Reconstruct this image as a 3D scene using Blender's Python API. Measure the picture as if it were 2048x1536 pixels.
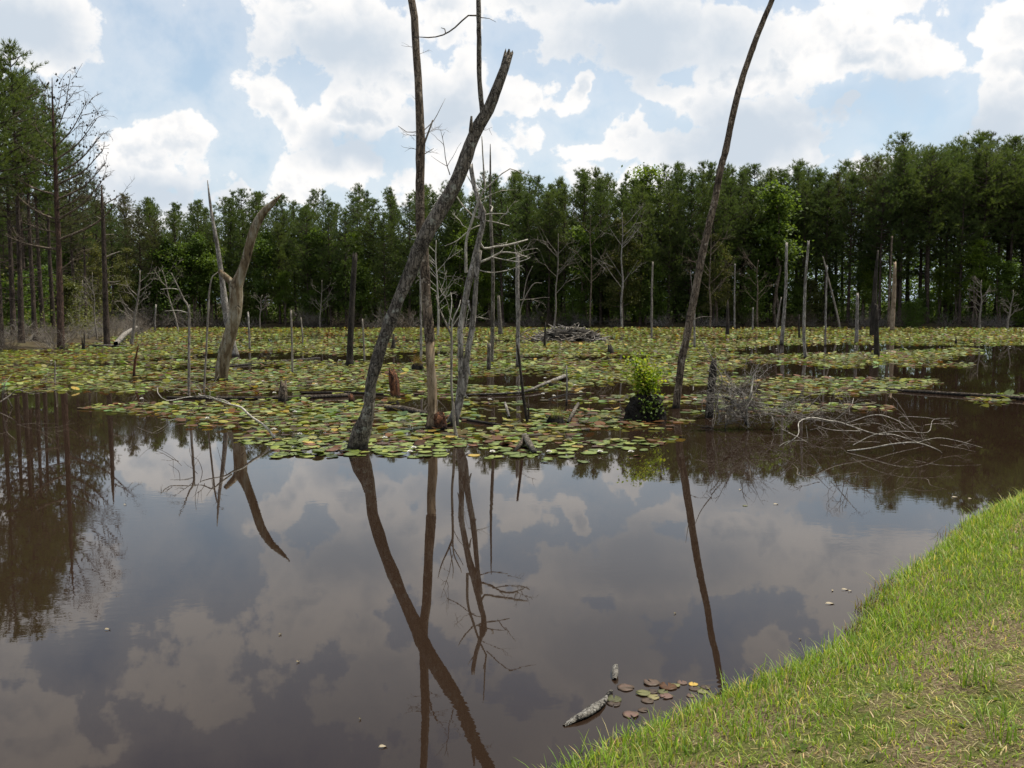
import bpy, math, random
import numpy as np
from mathutils import Vector
random.seed(7); rng = np.random.default_rng(7)
R = math.radians
S = bpy.context.scene
C = S.collection
for _o in list(bpy.data.objects): bpy.data.objects.remove(_o)

# ------------------------------------------------------------------ camera
HC, PITCH, FPX = 2.4, R(4.8), 1800.0
cd = bpy.data.cameras.new('camera'); cam = bpy.data.objects.new('camera', cd); C.objects.link(cam)
cam.location = (0, 0, HC); cam.rotation_euler = (R(90) - PITCH, 0, 0)
cd.sensor_width = 36; cd.lens = 36 * FPX / 2048; cd.clip_end = 5000; cd.clip_start = .05
S.camera = cam
def ray(px, py):
    a, b = (px - 1024) / FPX, (768 - py) / FPX
    return np.array([a, math.cos(PITCH) + b * math.sin(PITCH), -math.sin(PITCH) + b * math.cos(PITCH)])
def at(px, py, D):                       # the point of that line of sight which is D metres in front
    d = ray(px, py); return np.array([0, 0, HC]) + d * (D / d[1])
def ground(px, py, z=0.0):               # the point of that line of sight on the water
    d = ray(px, py); return np.array([0, 0, HC]) + d * ((z - HC) / d[2])
def azel(px, py, mirror=False):
    d = ray(px, py); e = math.atan2(d[2], math.hypot(d[0], d[1]))
    return math.atan2(d[0], d[1]), (-e if mirror else e)
def topx(P):                             # world points -> picture px
    x, y, z = P[:, 0], P[:, 1], P[:, 2] - HC
    c, s = math.cos(PITCH), math.sin(PITCH)
    f = y * c - z * s; u = y * s + z * c
    return 1024 + FPX * x / f, 768 - FPX * u / f

# ------------------------------------------------------------------ light
SUN_EL, SUN_AZ = R(66), R(62)            # azimuth clockwise from the view direction (+Y)
sd = Vector((math.cos(SUN_EL) * math.sin(SUN_AZ), math.cos(SUN_EL) * math.cos(SUN_AZ), math.sin(SUN_EL)))
sl = bpy.data.lights.new('sun', 'SUN'); sun = bpy.data.objects.new('sun', sl); C.objects.link(sun)
sl.energy = 5.0; sl.angle = R(0.6); sl.color = (1, .94, .82)
sun.rotation_euler = sd.to_track_quat('Z', 'Y').to_euler()
S.view_settings.view_transform = 'Standard'; S.view_settings.look = 'None'
S.view_settings.exposure = .18; S.view_settings.gamma = 1
S.cycles.use_denoising = True
S.cycles.max_bounces = 6; S.cycles.diffuse_bounces = 2; S.cycles.glossy_bounces = 3
S.cycles.transmission_bounces = 3; S.cycles.transparent_max_bounces = 6
S.cycles.caustics_reflective = False; S.cycles.caustics_refractive = False

class NT:
    def __init__(s, tree): s.t = tree; s.n = tree.nodes; s.l = tree.links
    def new(s, typ, **kw):
        n = s.n.new(typ)
        for k, v in kw.items(): setattr(n, k, v)
        return n
    def put(s, sock, v):
        if isinstance(v, bpy.types.NodeSocket): s.l.new(v, sock)
        elif v is not None: sock.default_value = v
    def math(s, op, a, b=None, c=None, clamp=False):
        n = s.new('ShaderNodeMath', operation=op, use_clamp=clamp)
        s.put(n.inputs[0], a); s.put(n.inputs[1], b)
        if c is not None: s.put(n.inputs[2], c)
        return n.outputs[0]
    def vmath(s, op, a, b=None):
        n = s.new('ShaderNodeVectorMath', operation=op)
        s.put(n.inputs[0], a); s.put(n.inputs[1], b)
        return n.outputs['Value'] if op in ('LENGTH', 'DOT_PRODUCT') else n.outputs[0]
    def noise(s, vec, scale, detail=4, rough=.5, dist=0, col=False):
        n = s.new('ShaderNodeTexNoise'); s.put(n.inputs['Vector'], vec)
        n.inputs['Scale'].default_value = scale; n.inputs['Detail'].default_value = detail
        n.inputs['Roughness'].default_value = rough; n.inputs['Distortion'].default_value = dist
        return n.outputs['Color' if col else 'Fac']
    def ramp(s, fac, stops):
        n = s.new('ShaderNodeValToRGB'); s.put(n.inputs[0], fac)
        e = n.color_ramp.elements
        while len(e) < len(stops): e.new(.5)
        for k, (p, c) in enumerate(stops): e[k].position = p; e[k].color = (*c, 1)
        return n.outputs[0]
    def mix(s, f, a, b, typ='MIX'):
        n = s.new('ShaderNodeMix', data_type='RGBA', blend_type=typ)
        s.put(n.inputs[0], f); s.put(n.inputs[6], a); s.put(n.inputs[7], b)
        return n.outputs[2]
    def maprange(s, v, a, b, c=0., d=1., typ='SMOOTHSTEP'):
        n = s.new('ShaderNodeMapRange', interpolation_type=typ)
        s.put(n.inputs[0], v)
        for k, q in enumerate((a, b, c, d)): s.put(n.inputs[1 + k], q)
        return n.outputs[0]

# ------------------------------------------------------------------ sky with fair-weather cumulus
# clouds: bearing / height taken where they stand in the sky (px, py, rx, ry, weight)
CLOUDS = [(-50, 40, 175, 140, 1.3), (60, 110, 60, 60, 1), (345, 275, 60, 45, 1), (262, 292, 55, 38, 1), (320, 335, 105, 60, 1.1), (300, 400, 120, 50, .8),
  (560, 50, 80, 75, 1.1), (660, 60, 150, 100, 1.25), (540, 230, 60, 55, .8), (620, 250, 110, 55, 1), (720, 215, 75, 60, 1.1), (690, 335, 120, 60, 1), (830, 150, 75, 60, 1.1),
  (600, 375, 70, 35, .8), (890, 210, 110, 110, 1.2), (880, 50, 90, 80, 1.1), (930, 330, 110, 70, .9), (1050, 190, 55, 40, 1.3), (1130, 190, 36, 36, 1.3), (1090, 210, 65, 30, 1),
  (1050, 300, 60, 60, .7), (1180, 40, 120, 40, .8), (1130, 90, 60, 60, .8), (1300, 80, 190, 85, 1.3), (1460, 60, 90, 60, 1.1), (1600, 80, 90, 70, 1.4), (1700, 110, 110, 75, 1.3), (1830, 120, 100, 45, 1.2), (1750, 20, 110, 40, 1),
  (1530, 150, 90, 60, 1.2), (1330, 185, 30, 30, 1), (1400, 215, 80, 50, 1.2), (1270, 275, 75, 40, 1.2), (1180, 315, 70, 30, 1.1), (1400, 290, 150, 60, 1.1), (1560, 250, 120, 80, 1), (1280, 370, 200, 50, .9),
  (1710, 212, 30, 16, .8), (1610, 312, 38, 26, 1.2), (1550, 330, 45, 24, 1), (2040, 60, 55, 50, 1.3), (2060, 170, 75, 60, 1.3), (2010, 230, 70, 45, 1.0), (2050, 290, 50, 40, .8), (480, 385, 40, 22, .8), (1850, 330, 120, 25, .5)]
CLOUDS_HIGH = [(60, 1470, 110, 85, 1.1), (-20, 1330, 120, 60, 1), (420, 1330, 120, 80, .7), (640, 1240, 140, 70, 1.0), (820, 1400, 170, 100, .9), (1100, 1280, 220, 110, 1.1), (1290, 1180, 140, 60, 1.1), (1000, 1500, 200, 80, .6),
  (1330, 1380, 180, 70, .9), (1560, 1300, 60, 60, 1), (1760, 1250, 180, 90, 1.1), (1950, 1400, 220, 120, 1.1)]     # higher up, seen as reflections
W = bpy.data.worlds.new('World'); S.world = W; W.use_nodes = True
g = bpy.data.node_groups.new('cloud_density', 'ShaderNodeTree')
g.interface.new_socket('Direction', in_out='INPUT', socket_type='NodeSocketVector')
g.interface.new_socket('Lift', in_out='INPUT', socket_type='NodeSocketFloat')
g.interface.new_socket('Density', in_out='OUTPUT', socket_type='NodeSocketFloat')
g.interface.new_socket('Grey', in_out='OUTPUT', socket_type='NodeSocketFloat')
g.interface.new_socket('Above', in_out='OUTPUT', socket_type='NodeSocketFloat')
q = NT(g); gi = q.new('NodeGroupInput'); go = q.new('NodeGroupOutput'); D3 = gi.outputs[0]
sx = q.new('ShaderNodeSeparateXYZ'); q.put(sx.inputs[0], D3)
azn = q.math('ARCTAN2', sx.outputs[0], sx.outputs[1]); eln = q.math('ADD', q.math('ARCSINE', sx.outputs[2]), gi.outputs[1])
cb = q.new('ShaderNodeCombineXYZ'); q.put(cb.inputs[0], azn); q.put(cb.inputs[1], eln)
lift = q.new('ShaderNodeCombineXYZ'); q.put(lift.inputs[2], gi.outputs[1])
DL = q.vmath('ADD', D3, lift.outputs[0])
warp = q.vmath('SUBTRACT', q.noise(DL, 11, 4, .6, col=True), (.5, .5, .5))
uv = q.vmath('ADD', cb.outputs[0], q.vmath('MULTIPLY', warp, (.13, .09, 0)))
acc = None
for lst, mir in ((CLOUDS, False), (CLOUDS_HIGH, True)):
    for (px, py, rx, ry, w) in lst:
        a, e = azel(px, py, mir); kx, ky = FPX / rx / 1.2, FPX / ry / 1.2
        n = q.new('ShaderNodeVectorMath', operation='MULTIPLY_ADD'); q.put(n.inputs[0], uv)
        n.inputs[1].default_value = (kx, ky, 0); n.inputs[2].default_value = (-a * kx, -e * ky, 0)
        b = q.math('MULTIPLY_ADD', q.vmath('LENGTH', n.outputs[0]), -w, w)
        acc = b if acc is None else q.math('MAXIMUM', acc, b)
# the rest of the sky, by the same kind of cloud
inv = q.math('DIVIDE', 1.0, q.math('MAXIMUM', q.math('ADD', sx.outputs[2], .22), .1))
cs = q.new('ShaderNodeCombineXYZ'); q.put(cs.inputs[0], q.math('MULTIPLY', sx.outputs[0], inv)); q.put(cs.inputs[1], q.math('MULTIPLY', sx.outputs[1], inv))
far = q.math('MULTIPLY_ADD', q.noise(cs.outputs[0], 1.3, 4, .5), 5.0, -2.55)
out1 = q.maprange(q.math('ABSOLUTE', azn), .66, .86); out2 = q.maprange(eln, .50, .62)
outf = q.math('MAXIMUM', out1, out2)
mixd = q.math('ADD', q.math('MULTIPLY', q.math('MAXIMUM', acc, -1.2), q.math('SUBTRACT', 1, outf)), q.math('MULTIPLY', far, outf))
fb = q.math('MULTIPLY_ADD', q.noise(DL, 17, 6, .6, .1), 2.9, -1.45)
up = q.vmath('ADD', DL, (0, 0, .018))
fu = q.math('MULTIPLY_ADD', q.noise(up, 17, 3, .55, .1), 2.9, -1.45)
q.put(go.inputs[0], q.math('ADD', mixd, fb)); 
gacc = None
for (px, py, rx, ry) in [(1290, 95, 200, 75), (660, 95, 140, 60), (1510, 275, 190, 60), (1960, 270, 110, 55), (900, 235, 90, 55), (330, 385, 120, 40), (720, 300, 100, 45), (1720, 215, 170, 40), (20, 60, 110, 60), (880, 1440, 330, 120), (1250, 1280, 200, 90)]:
    a, e = azel(px, py, py > 1000); kx, ky = FPX / rx / 1.2, FPX / ry / 1.2
    n = q.new('ShaderNodeVectorMath', operation='MULTIPLY_ADD'); q.put(n.inputs[0], uv); n.inputs[1].default_value = (kx, ky, 0); n.inputs[2].default_value = (-a * kx, -e * ky, 0)
    b = q.vmath('LENGTH', n.outputs[0]); gacc = b if gacc is None else q.math('MINIMUM', gacc, b)
q.put(go.inputs[1], q.math('ADD', q.math('SUBTRACT', 1.0, gacc), q.math('MULTIPLY', fb, .35))); q.put(go.inputs[2], q.math('SUBTRACT', fu, fb))
w = NT(W.node_tree); w.n.clear()
sky = w.new('ShaderNodeTexSky', sky_type='NISHITA', sun_disc=False, sun_elevation=SUN_EL, sun_rotation=SUN_AZ)
sky.air_density = 1.4; sky.dust_density = 1.0; sky.ozone_density = 2.0
tc = w.new('ShaderNodeTexCoord'); dirn = w.vmath('NORMALIZE', tc.outputs['Generated'])
n = w.new('ShaderNodeGroup'); n.node_tree = g; w.put(n.inputs[0], dirn); n.inputs[1].default_value = 0
d0, grey, dab = n.outputs[0], n.outputs[1], n.outputs[2]
mask = w.maprange(d0, -.02, .36)
wisp = w.maprange(d0, -1.1, .25, 0, .34)
mask = w.math('MAXIMUM', mask, wisp)
sh = w.math('MULTIPLY', w.maprange(dab, -.25, .55, 0, .85), w.maprange(d0, .1, .8), clamp=True)
sh = w.math('MAXIMUM', sh, w.maprange(d0, .75, 1.8, 0, .6))
sh = w.math('MAXIMUM', sh, w.maprange(grey, -.5, .8, 0, .95))
ccol = w.mix(sh, (9.3, 9.1, 8.9, 1), (5.4, 6.1, 6.9, 1))
hz = w.new('ShaderNodeSeparateXYZ'); w.put(hz.inputs[0], dirn)
hazef = w.maprange(hz.outputs[2], 0, .45, .78, .22, 'LINEAR')
skyc = w.mix(hazef, sky.outputs[0], (5.6, 7.0, 8.6, 1))
col = w.mix(mask, skyc, ccol)
bg = w.new('ShaderNodeBackground'); w.put(bg.inputs[0], col); bg.inputs[1].default_value = .1
wo = w.new('ShaderNodeOutputWorld'); w.l.new(bg.outputs[0], wo.inputs[0])
W.cycles.sampling_method = 'MANUAL'; W.cycles.sample_map_resolution = 512

# ------------------------------------------------------------------ materials
def material(name):
    m = bpy.data.materials.new(name); m.use_nodes = True
    t = NT(m.node_tree); p = t.n['Principled BSDF']; return m, t, p
def setp(p, **kw):
    for k, v in kw.items(): p.inputs[k.replace('_', ' ')].default_value = v
def bump(t, p, h, strength=.5, dist=.02):
    b = t.new('ShaderNodeBump'); b.inputs['Strength'].default_value = strength; b.inputs['Distance'].default_value = dist
    t.put(b.inputs['Height'], h); t.l.new(b.outputs[0], p.inputs['Normal'])
def wood(name, cols, wet=(.010, .008, .006), wetz=.2, scale=1.0, grain=9, lichen=None, strength=.9, fissure=1.):
    m, t, p = material(name)
    geo = t.new('ShaderNodeNewGeometry'); P = geo.outputs['Position']
    v = t.vmath('MULTIPLY', P, (scale, scale, scale * .16))
    n1 = t.noise(v, grain * 3, 6, .65, .4); n2 = t.noise(P, 1.6 * scale, 4, .6)
    vo = t.new('ShaderNodeTexVoronoi', feature='DISTANCE_TO_EDGE'); vo.inputs['Scale'].default_value = grain * 1.6; t.put(vo.inputs['Vector'], t.vmath('ADD', v, t.vmath('MULTIPLY', t.noise(P, 6 * scale, 3, .6, col=True), (.25, .25, .05))))
    crack = t.maprange(vo.outputs['Distance'], 0, .10 * fissure + 1e-4)
    c = t.ramp(t.math('ADD', t.math('MULTIPLY', n1, .62), t.math('MULTIPLY', n2, .38)), [(.5 + (p_ - .5) * .62, c_) for p_, c_ in cols])
    if fissure: c = t.mix(t.math('MULTIPLY', t.math('SUBTRACT', 1, crack), .75), c, (*[q_ * .6 for q_ in cols[0][1]], 1))
    if lichen:
        c = t.mix(t.maprange(t.noise(P, 5 * scale, 5, .7), .56, .68), c, (*lichen, 1))
    z = t.new('ShaderNodeSeparateXYZ'); t.put(z.inputs[0], P)
    zz = t.math('ADD', z.outputs[2], t.math('MULTIPLY_ADD', t.noise(P, 14, 3), -.2, .1))
    c = t.mix(t.maprange(zz, 0, wetz, 1, 0), c, (*wet, 1))
    t.put(p.inputs['Base Color'], c); setp(p, Roughness=.85, Specular_IOR_Level=.25)
    bump(t, p, t.math('ADD', t.noise(v, grain * 3, 8, .7, .5), t.math('MULTIPLY', crack, .6 if fissure else 0)), strength, .05 / scale)
    return m
M = {}
M['bark'] = wood('grey_bark', [(.30, (.030, .024, .018)), (.5, (.15, .128, .100)), (.72, (.30, .26, .21))], lichen=(.34, .34, .28))
M['bark_brown'] = wood('brown_bark', [(.30, (.032, .022, .015)), (.5, (.155, .115, .080)), (.72, (.31, .25, .185))], lichen=(.38, .32, .25))
M['bare'] = wood('bare_tan_wood', [(.30, (.10, .068, .038)), (.5, (.27, .20, .13)), (.75, (.42, .35, .26))], grain=4, strength=.5, fissure=.35)
M['silver'] = wood('silvery_wood', [(.28, (.07, .06, .05)), (.5, (.24, .215, .185)), (.75, (.46, .43, .385))], grain=6, strength=.6)
M['pale'] = wood('pale_twig_wood', [(.28, (.22, .20, .165)), (.5, (.40, .37, .31)), (.75, (.58, .54, .47))], grain=6, strength=.3, wetz=.03)
M['twig'] = wood('grey_twig_wood', [(.28, (.10, .085, .07)), (.5, (.22, .19, .155)), (.75, (.36, .32, .27))], grain=6, strength=.3, wetz=.03)
M['dark'] = wood('dark_wet_wood', [(.30, (.012, .010, .008)), (.5, (.04, .032, .025)), (.75, (.10, .08, .06))], wetz=.25)
M['red'] = wood('red_rotten_wood', [(.30, (.03, .014, .008)), (.5, (.13, .052, .024)), (.72, (.30, .14, .065))], grain=5, strength=1)
M['mottled'] = wood('mottled_tan_wood', [(.30, (.03, .020, .012)), (.46, (.13, .092, .050)), (.58, (.22, .185, .125)), (.75, (.32, .30, .25))], grain=3, strength=.5, scale=.8, fissure=.3)
M['pinebark'] = wood('pine_bark', [(.30, (.018, .012, .009)), (.5, (.07, .050, .038)), (.75, (.16, .115, .085))], wetz=.05)
M['pinebark_red'] = wood('reddish_pine_bark', [(.30, (.03, .018, .013)), (.5, (.085, .05, .036)), (.75, (.18, .105, .075))], wetz=.2)
M['drift'] = wood('dry_driftwood', [(.30, (.04, .035, .03)), (.5, (.22, .20, .17)), (.7, (.42, .40, .36))], wetz=.008, grain=14, fissure=.6)
M['soil'] = wood('black_root_mass', [(.30, (.006, .005, .004)), (.5, (.018, .014, .010)), (.75, (.05, .042, .03))], grain=5, strength=1)

def leafmat(name, stops, transl=.35, attr=None, rough=.55, spec=.3, objrand=True):
    m, t, p = material(name)
    if attr:
        a = t.new('ShaderNodeVertexColor', layer_name='Col'); c = a.outputs[0]
        geo = t.new('ShaderNodeNewGeometry')
        c = t.mix(.55, c, t.mix(1, c, t.ramp(t.noise(geo.outputs['Position'], attr, 4, .6), [(.3, (.45, .45, .4)), (.7, (1.45, 1.4, 1.3))]), 'MULTIPLY'))
    else:
        geo = t.new('ShaderNodeNewGeometry'); oi = t.new('ShaderNodeObjectInfo')
        f = t.math('ADD', t.math('MULTIPLY', geo.outputs['Random Per Island'], .55), t.math('MULTIPLY', oi.outputs['Random'], .45)) if objrand else geo.outputs['Random Per Island']
        c = t.ramp(f, stops)
    t.put(p.inputs['Base Color'], c); setp(p, Roughness=rough, Specular_IOR_Level=spec)
    tr = t.new('ShaderNodeBsdfTranslucent'); t.put(tr.inputs[0], t.mix(1, c, (1.5, 1.5, .8, 1), 'MULTIPLY'))
    mx = t.new('ShaderNodeMixShader'); mx.inputs[0].default_value = transl
    t.l.new(p.outputs[0], mx.inputs[1]); t.l.new(tr.outputs[0], mx.inputs[2])
    t.l.new(mx.outputs[0], t.n['Material Output'].inputs[0]); return m
M['needle'] = leafmat('pine_needles', [(.0, (.042, .068, .020)), (.35, (.064, .096, .026)), (.7, (.088, .120, .031)), (1, (.115, .138, .038))], .42)
M['needle_brown'] = leafmat('dull_pine_needles', [(.0, (.045, .050, .018)), (.5, (.075, .080, .028)), (1, (.11, .105, .042))], .3)
M['leaf'] = leafmat('broad_leaves', [(.0, (.045, .080, .016)), (.5, (.082, .130, .023)), (1, (.13, .18, .034))], .45)
M['leaf_bright'] = leafmat('young_bright_leaves', [(.0, (.06, .10, .015)), (.5, (.11, .165, .02)), (.85, (.17, .22, .03)), (1, (.22, .22, .05))], .45)
M['leaf_shrub'] = leafmat('yellow_green_shrub_leaves', [(.0, (.10, .17, .015)), (.5, (.19, .26, .02)), (.85, (.29, .32, .03)), (1, (.34, .30, .06))], .5, objrand=False)
M['leaf_olive'] = leafmat('olive_leaves', [(.0, (.055, .065, .018)), (.5, (.10, .11, .03)), (1, (.16, .15, .05))], .4)
M['pad'] = leafmat('lily_pads', None, .25, attr=22., rough=.42, spec=.22)
M['grass'] = leafmat('grass_blades', None, .38, attr=60., rough=.5, spec=.3)
PADCOL = {'green': (.145, .185, .036), 'yellow': (.36, .25, .05), 'red': (.095, .042, .013), 'pink': (.085, .058, .038), 'olive': (.12, .12, .045)}
def flatleaf(name, c):
    m, t, p = material(name); geo = t.new('ShaderNodeNewGeometry')
    oi = t.new('ShaderNodeObjectInfo')
    n = t.noise(geo.outputs['Position'], 24, 5, .65)
    k = t.math('ADD', n, t.math('MULTIPLY_ADD', oi.outputs['Random'], .7, -.35))
    cc = t.ramp(k, [(.15, tuple(x * .5 for x in c)), (.5, c), (.85, (min(c[0] * 1.7, .6), c[1] * 1.45, c[2] * 1.7))])
    t.put(p.inputs['Base Color'], cc); setp(p, Roughness=.42, Specular_IOR_Level=.22)
    bump(t, p, n, .25, .01); return m
for k, c in PADCOL.items(): M['pad_' + k] = flatleaf(k + '_lily_pad', c)
m, t, p = material('white_petals'); setp(p, Roughness=.5); p.inputs['Base Color'].default_value = (.8, .78, .72, 1); M['petal'] = m
m, t, p = material('yellow_stamens'); p.inputs['Base Color'].default_value = (.6, .42, .05, 1); M['stamen'] = m
m, t, p = material('bleached_flotsam'); p.inputs['Base Color'].default_value = (.26, .21, .13, 1); setp(p, Roughness=.6); M['flotsam'] = m
# murky brown pond water
m, t, p = material('pond_water'); M['water'] = m
geo = t.new('ShaderNodeNewGeometry'); P = geo.outputs['Position']
t.put(p.inputs['Base Color'], t.ramp(t.noise(P, .25, 3, .5), [(.3, (.0175, .0102, .0064)), (.7, (.022, .0132, .0085))]))
setp(p, Roughness=.012, IOR=1.333, Specular_IOR_Level=.5)
h1 = t.noise(t.vmath('MULTIPLY', P, (1, 1.6, 1)), 5.5, 2, .5)
h2 = t.noise(t.vmath('MULTIPLY', P, (.6, 1.3, 1)), 16, 2, .5)
gate = t.maprange(t.noise(P, .35, 2, .5), .50, .68, .12, 1)
rp = ground(1455, 1395); dd = t.vmath('LENGTH', t.vmath('SUBTRACT', P, tuple(rp)))
ring = t.math('MULTIPLY', t.math('SINE', t.math('MULTIPLY', dd, 95)), t.maprange(dd, 0, .42, 1, 0))
h = t.math('ADD', t.math('MULTIPLY', t.math('ADD', h1, t.math('MULTIPLY', h2, .25)), gate), t.math('MULTIPLY', ring, .45))
bump(t, p, h, .03, .02)
# lawn soil with thatch
m, t, p = material('lawn_soil'); M['lawn'] = m
geo = t.new('ShaderNodeNewGeometry'); P = geo.outputs['Position']
c = t.ramp(t.noise(P, 55, 8, .75), [(.36, (.05, .037, .02)), (.5, (.20, .15, .08)), (.62, (.36, .29, .18))])
c = t.mix(t.maprange(t.noise(P, 1.6, 4, .6), .45, .62), c, t.ramp(t.noise(P, 70, 6, .7), [(.36, (.05, .07, .012)), (.64, (.20, .23, .05))]))
t.put(p.inputs['Base Color'], c); setp(p, Roughness=.95, Specular_IOR_Level=.1); bump(t, p, t.noise(P, 70, 8, .8), 1, .03)
m, t, p = material('forest_floor'); M['floor'] = m
geo = t.new('ShaderNodeNewGeometry'); P = geo.outputs['Position']
t.put(p.inputs['Base Color'], t.ramp(t.noise(P, 1.2, 8, .7), [(.3, (.02, .016, .010)), (.5, (.06, .045, .026)), (.7, (.09, .085, .035))])); setp(p, Roughness=1, Specular_IOR_Level=.1)

# ------------------------------------------------------------------ mesh helpers
def mesh_np(name, V, F, smooth=True, mat=None, col=None):
    """V (n,3); F list of int arrays (m,k)"""
    me = bpy.data.meshes.new(name); V = np.asarray(V, np.float32)
    F = [np.asarray(f, np.int32) for f in (F if isinstance(F, list) else [F]) if len(f)]
    me.vertices.add(len(V)); me.vertices.foreach_set('co', V.ravel())
    loops = np.concatenate([f.ravel() for f in F]); tot = np.concatenate([np.full(len(f), f.shape[1], np.int32) for f in F])
    me.loops.add(len(loops)); me.loops.foreach_set('vertex_index', loops)
    me.polygons.add(len(tot)); me.polygons.foreach_set('loop_start', np.concatenate([[0], np.cumsum(tot)[:-1]]).astype(np.int32))
    me.polygons.foreach_set('loop_total', tot)
    me.polygons.foreach_set('use_smooth', np.full(len(tot), smooth))
    if col is not None:
        a = me.color_attributes.new('Col', 'FLOAT_COLOR', 'POINT')
        a.data.foreach_set('color', np.concatenate([col, np.ones((len(col), 1))], 1).astype(np.float32).ravel())
    me.update(calc_edges=True)
    if mat is not None: me.materials.append(mat)
    return me
class MB:
    def __init__(s): s.V = []; s.T = []; s.Q = []; s.n = 0
    def add(s, V, T=None, Q=None):
        if T is not None and len(T): s.T.append(np.asarray(T) + s.n)
        if Q is not None and len(Q): s.Q.append(np.asarray(Q) + s.n)
        s.V.append(np.asarray(V, float)); s.n += len(V)
    def tube(s, P, Rr, seg=8, jit=0., cap=True, smooth=0, lump=0., jag=0.):
        P = np.asarray(P, float); Rr = np.asarray(Rr, float)
        if smooth: P, Rr = spline(P, Rr, smooth)
        n = len(P); T = np.gradient(P, axis=0); T /= np.linalg.norm(T, axis=1)[:, None] + 1e-9
        ref = np.array([0, 1., 0]) if abs(T[0][1]) < .8 else np.array([1., 0, 0])
        u = np.cross(T, ref); u /= np.linalg.norm(u, axis=1)[:, None] + 1e-9; v = np.cross(T, u)
        a = np.linspace(0, 2 * np.pi, seg, endpoint=False)
        rr = np.repeat(Rr[:, None], seg, 1)
        if jit: rr = rr * (1 + jit * 1.4 * np.clip(rng.standard_normal((n, seg)), -2, 2.4))
        if lump:
            ph = rng.uniform(0, 6.28, 3); L = np.concatenate([[0], np.cumsum(np.linalg.norm(np.diff(P, axis=0), axis=1))])[:, None]
            rr = rr * (1 + lump * (np.sin(2 * a[None] + ph[0] + L * .9) + .6 * np.sin(3 * a[None] + ph[1] - L * 1.7) + .5 * np.sin(5 * a[None] + ph[2] + L * 3)))
        V = P[:, None] + rr[..., None] * (np.cos(a)[None, :, None] * u[:, None] + np.sin(a)[None, :, None] * v[:, None])
        if jag: V[-1] += T[-1] * (rng.uniform(-jag, jag, seg) * Rr[-1])[:, None]
        V = V.reshape(-1, 3)
        i, j = np.meshgrid(np.arange(n - 1), np.arange(seg), indexing='ij'); j2 = (j + 1) % seg
        Q = np.stack([i * seg + j, i * seg + j2, (i + 1) * seg + j2, (i + 1) * seg + j], -1).reshape(-1, 4)
        Tt = None
        if cap:
            V = np.concatenate([V, P[[-1]] - T[[-1]] * Rr[-1] * (1.0 if jag else -.2)]); k = len(V) - 1; b = (n - 1) * seg
            Tt = np.array([[b + q, b + (q + 1) % seg, k] for q in range(seg)])
        s.add(V, Tt, Q)
    def mesh(s, name, mat, smooth=True):
        F = []
        if s.T: F.append(np.concatenate(s.T))
        if s.Q: F.append(np.concatenate(s.Q))
        return mesh_np(name, np.concatenate(s.V), F, smooth, mat)
def spline(P, Rr, step):
    n = len(P); out = []; ro = []
    Q = np.concatenate([[2 * P[0] - P[1]], P, [2 * P[-1] - P[-2]]])
    for i in range(n - 1):
        p0, p1, p2, p3 = Q[i:i + 4]; k = max(1, int(np.linalg.norm(p2 - p1) / step))
        for q in range(k):
            t = q / k
            out.append(.5 * (2 * p1 + (p2 - p0) * t + (2 * p0 - 5 * p1 + 4 * p2 - p3) * t * t + (3 * p1 - p0 - 3 * p2 + p3) * t ** 3)); ro.append(Rr[i] * (1 - t) + Rr[i + 1] * t)
    out.append(P[-1]); ro.append(Rr[-1]); return np.array(out), np.array(ro)
def link(name, me, parent=None, loc=None, kind=None):
    o = bpy.data.objects.new(name, me); C.objects.link(o)
    if parent is not None: o.parent = parent
    if loc is not None: o.location = loc
    if kind: o['kind'] = kind
    return o
def tag(o, label, cat, group=None):
    o['label'] = label; o['category'] = cat
    if group: o['group'] = group
    return o
def thing(name, loc, label, cat, group=None, rz=0, sc=1):
    o = link(name, None, None, loc); o.rotation_euler[2] = rz; o.scale = (sc, sc, sc) if not hasattr(sc, '__len__') else sc
    o.empty_display_size = .2; return tag(o, label, cat, group)
def vnoise(x, y, seed=0):                # smooth 2D value noise, 0..1
    r = np.random.default_rng(seed).random((256, 256))
    xi, yi = np.floor(x).astype(int), np.floor(y).astype(int); fx, fy = x - xi, y - yi
    fx, fy = fx * fx * (3 - 2 * fx), fy * fy * (3 - 2 * fy)
    a = r[xi % 256, yi % 256]; b = r[(xi + 1) % 256, yi % 256]; c = r[xi % 256, (yi + 1) % 256]; d = r[(xi + 1) % 256, (yi + 1) % 256]
    return (a * (1 - fx) + b * fx) * (1 - fy) + (c * (1 - fx) + d * fx) * fy
def fbm(x, y, seed=0, o=4):
    s = 0; a = .5
    for k in range(o): s = s + a * vnoise(x * 2 ** k + 17.3 * k, y * 2 ** k + 5.1 * k, seed + k); a *= .5
    return s / (1 - .5 ** o)

# ------------------------------------------------------------------ water and land
V = np.array([(-400, -60, 0), (400, -60, 0), (400, 400, 0), (-400, 400, 0)], float)
o = link('pond_water', mesh_np('pond_water', V, np.array([[0, 1, 2, 3]]), False, M['water']), kind='structure')
FAR = lambda x: 116 + 3 * np.sin(x * .05) + 2 * np.sin(x * .17 + 1)
LEFT = lambda y: np.interp(y, [30, 50, 56, 80, 115, 130], [-34, -29, -28.2, -35, -45, -48]) + .8 * np.sin(y * .5)     # the wooded shore on the left
RIGHTS = lambda y: 70 + 0 * y
def landz(x, y):
    d = np.maximum(y - FAR(x), np.maximum((LEFT(y) - x) * .8, x - RIGHTS(y)))
    d = np.where(y < 30, np.maximum(d * .0 - 2, np.maximum(-60 - x, -20 - y)), d)
    return np.clip(d * .18, -.6, .5) + np.clip((d - 3) * .01, 0, 6)
gx = np.concatenate([np.linspace(-900, -100, 12), np.linspace(-95, 95, 96), np.linspace(100, 900, 12)])
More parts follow.
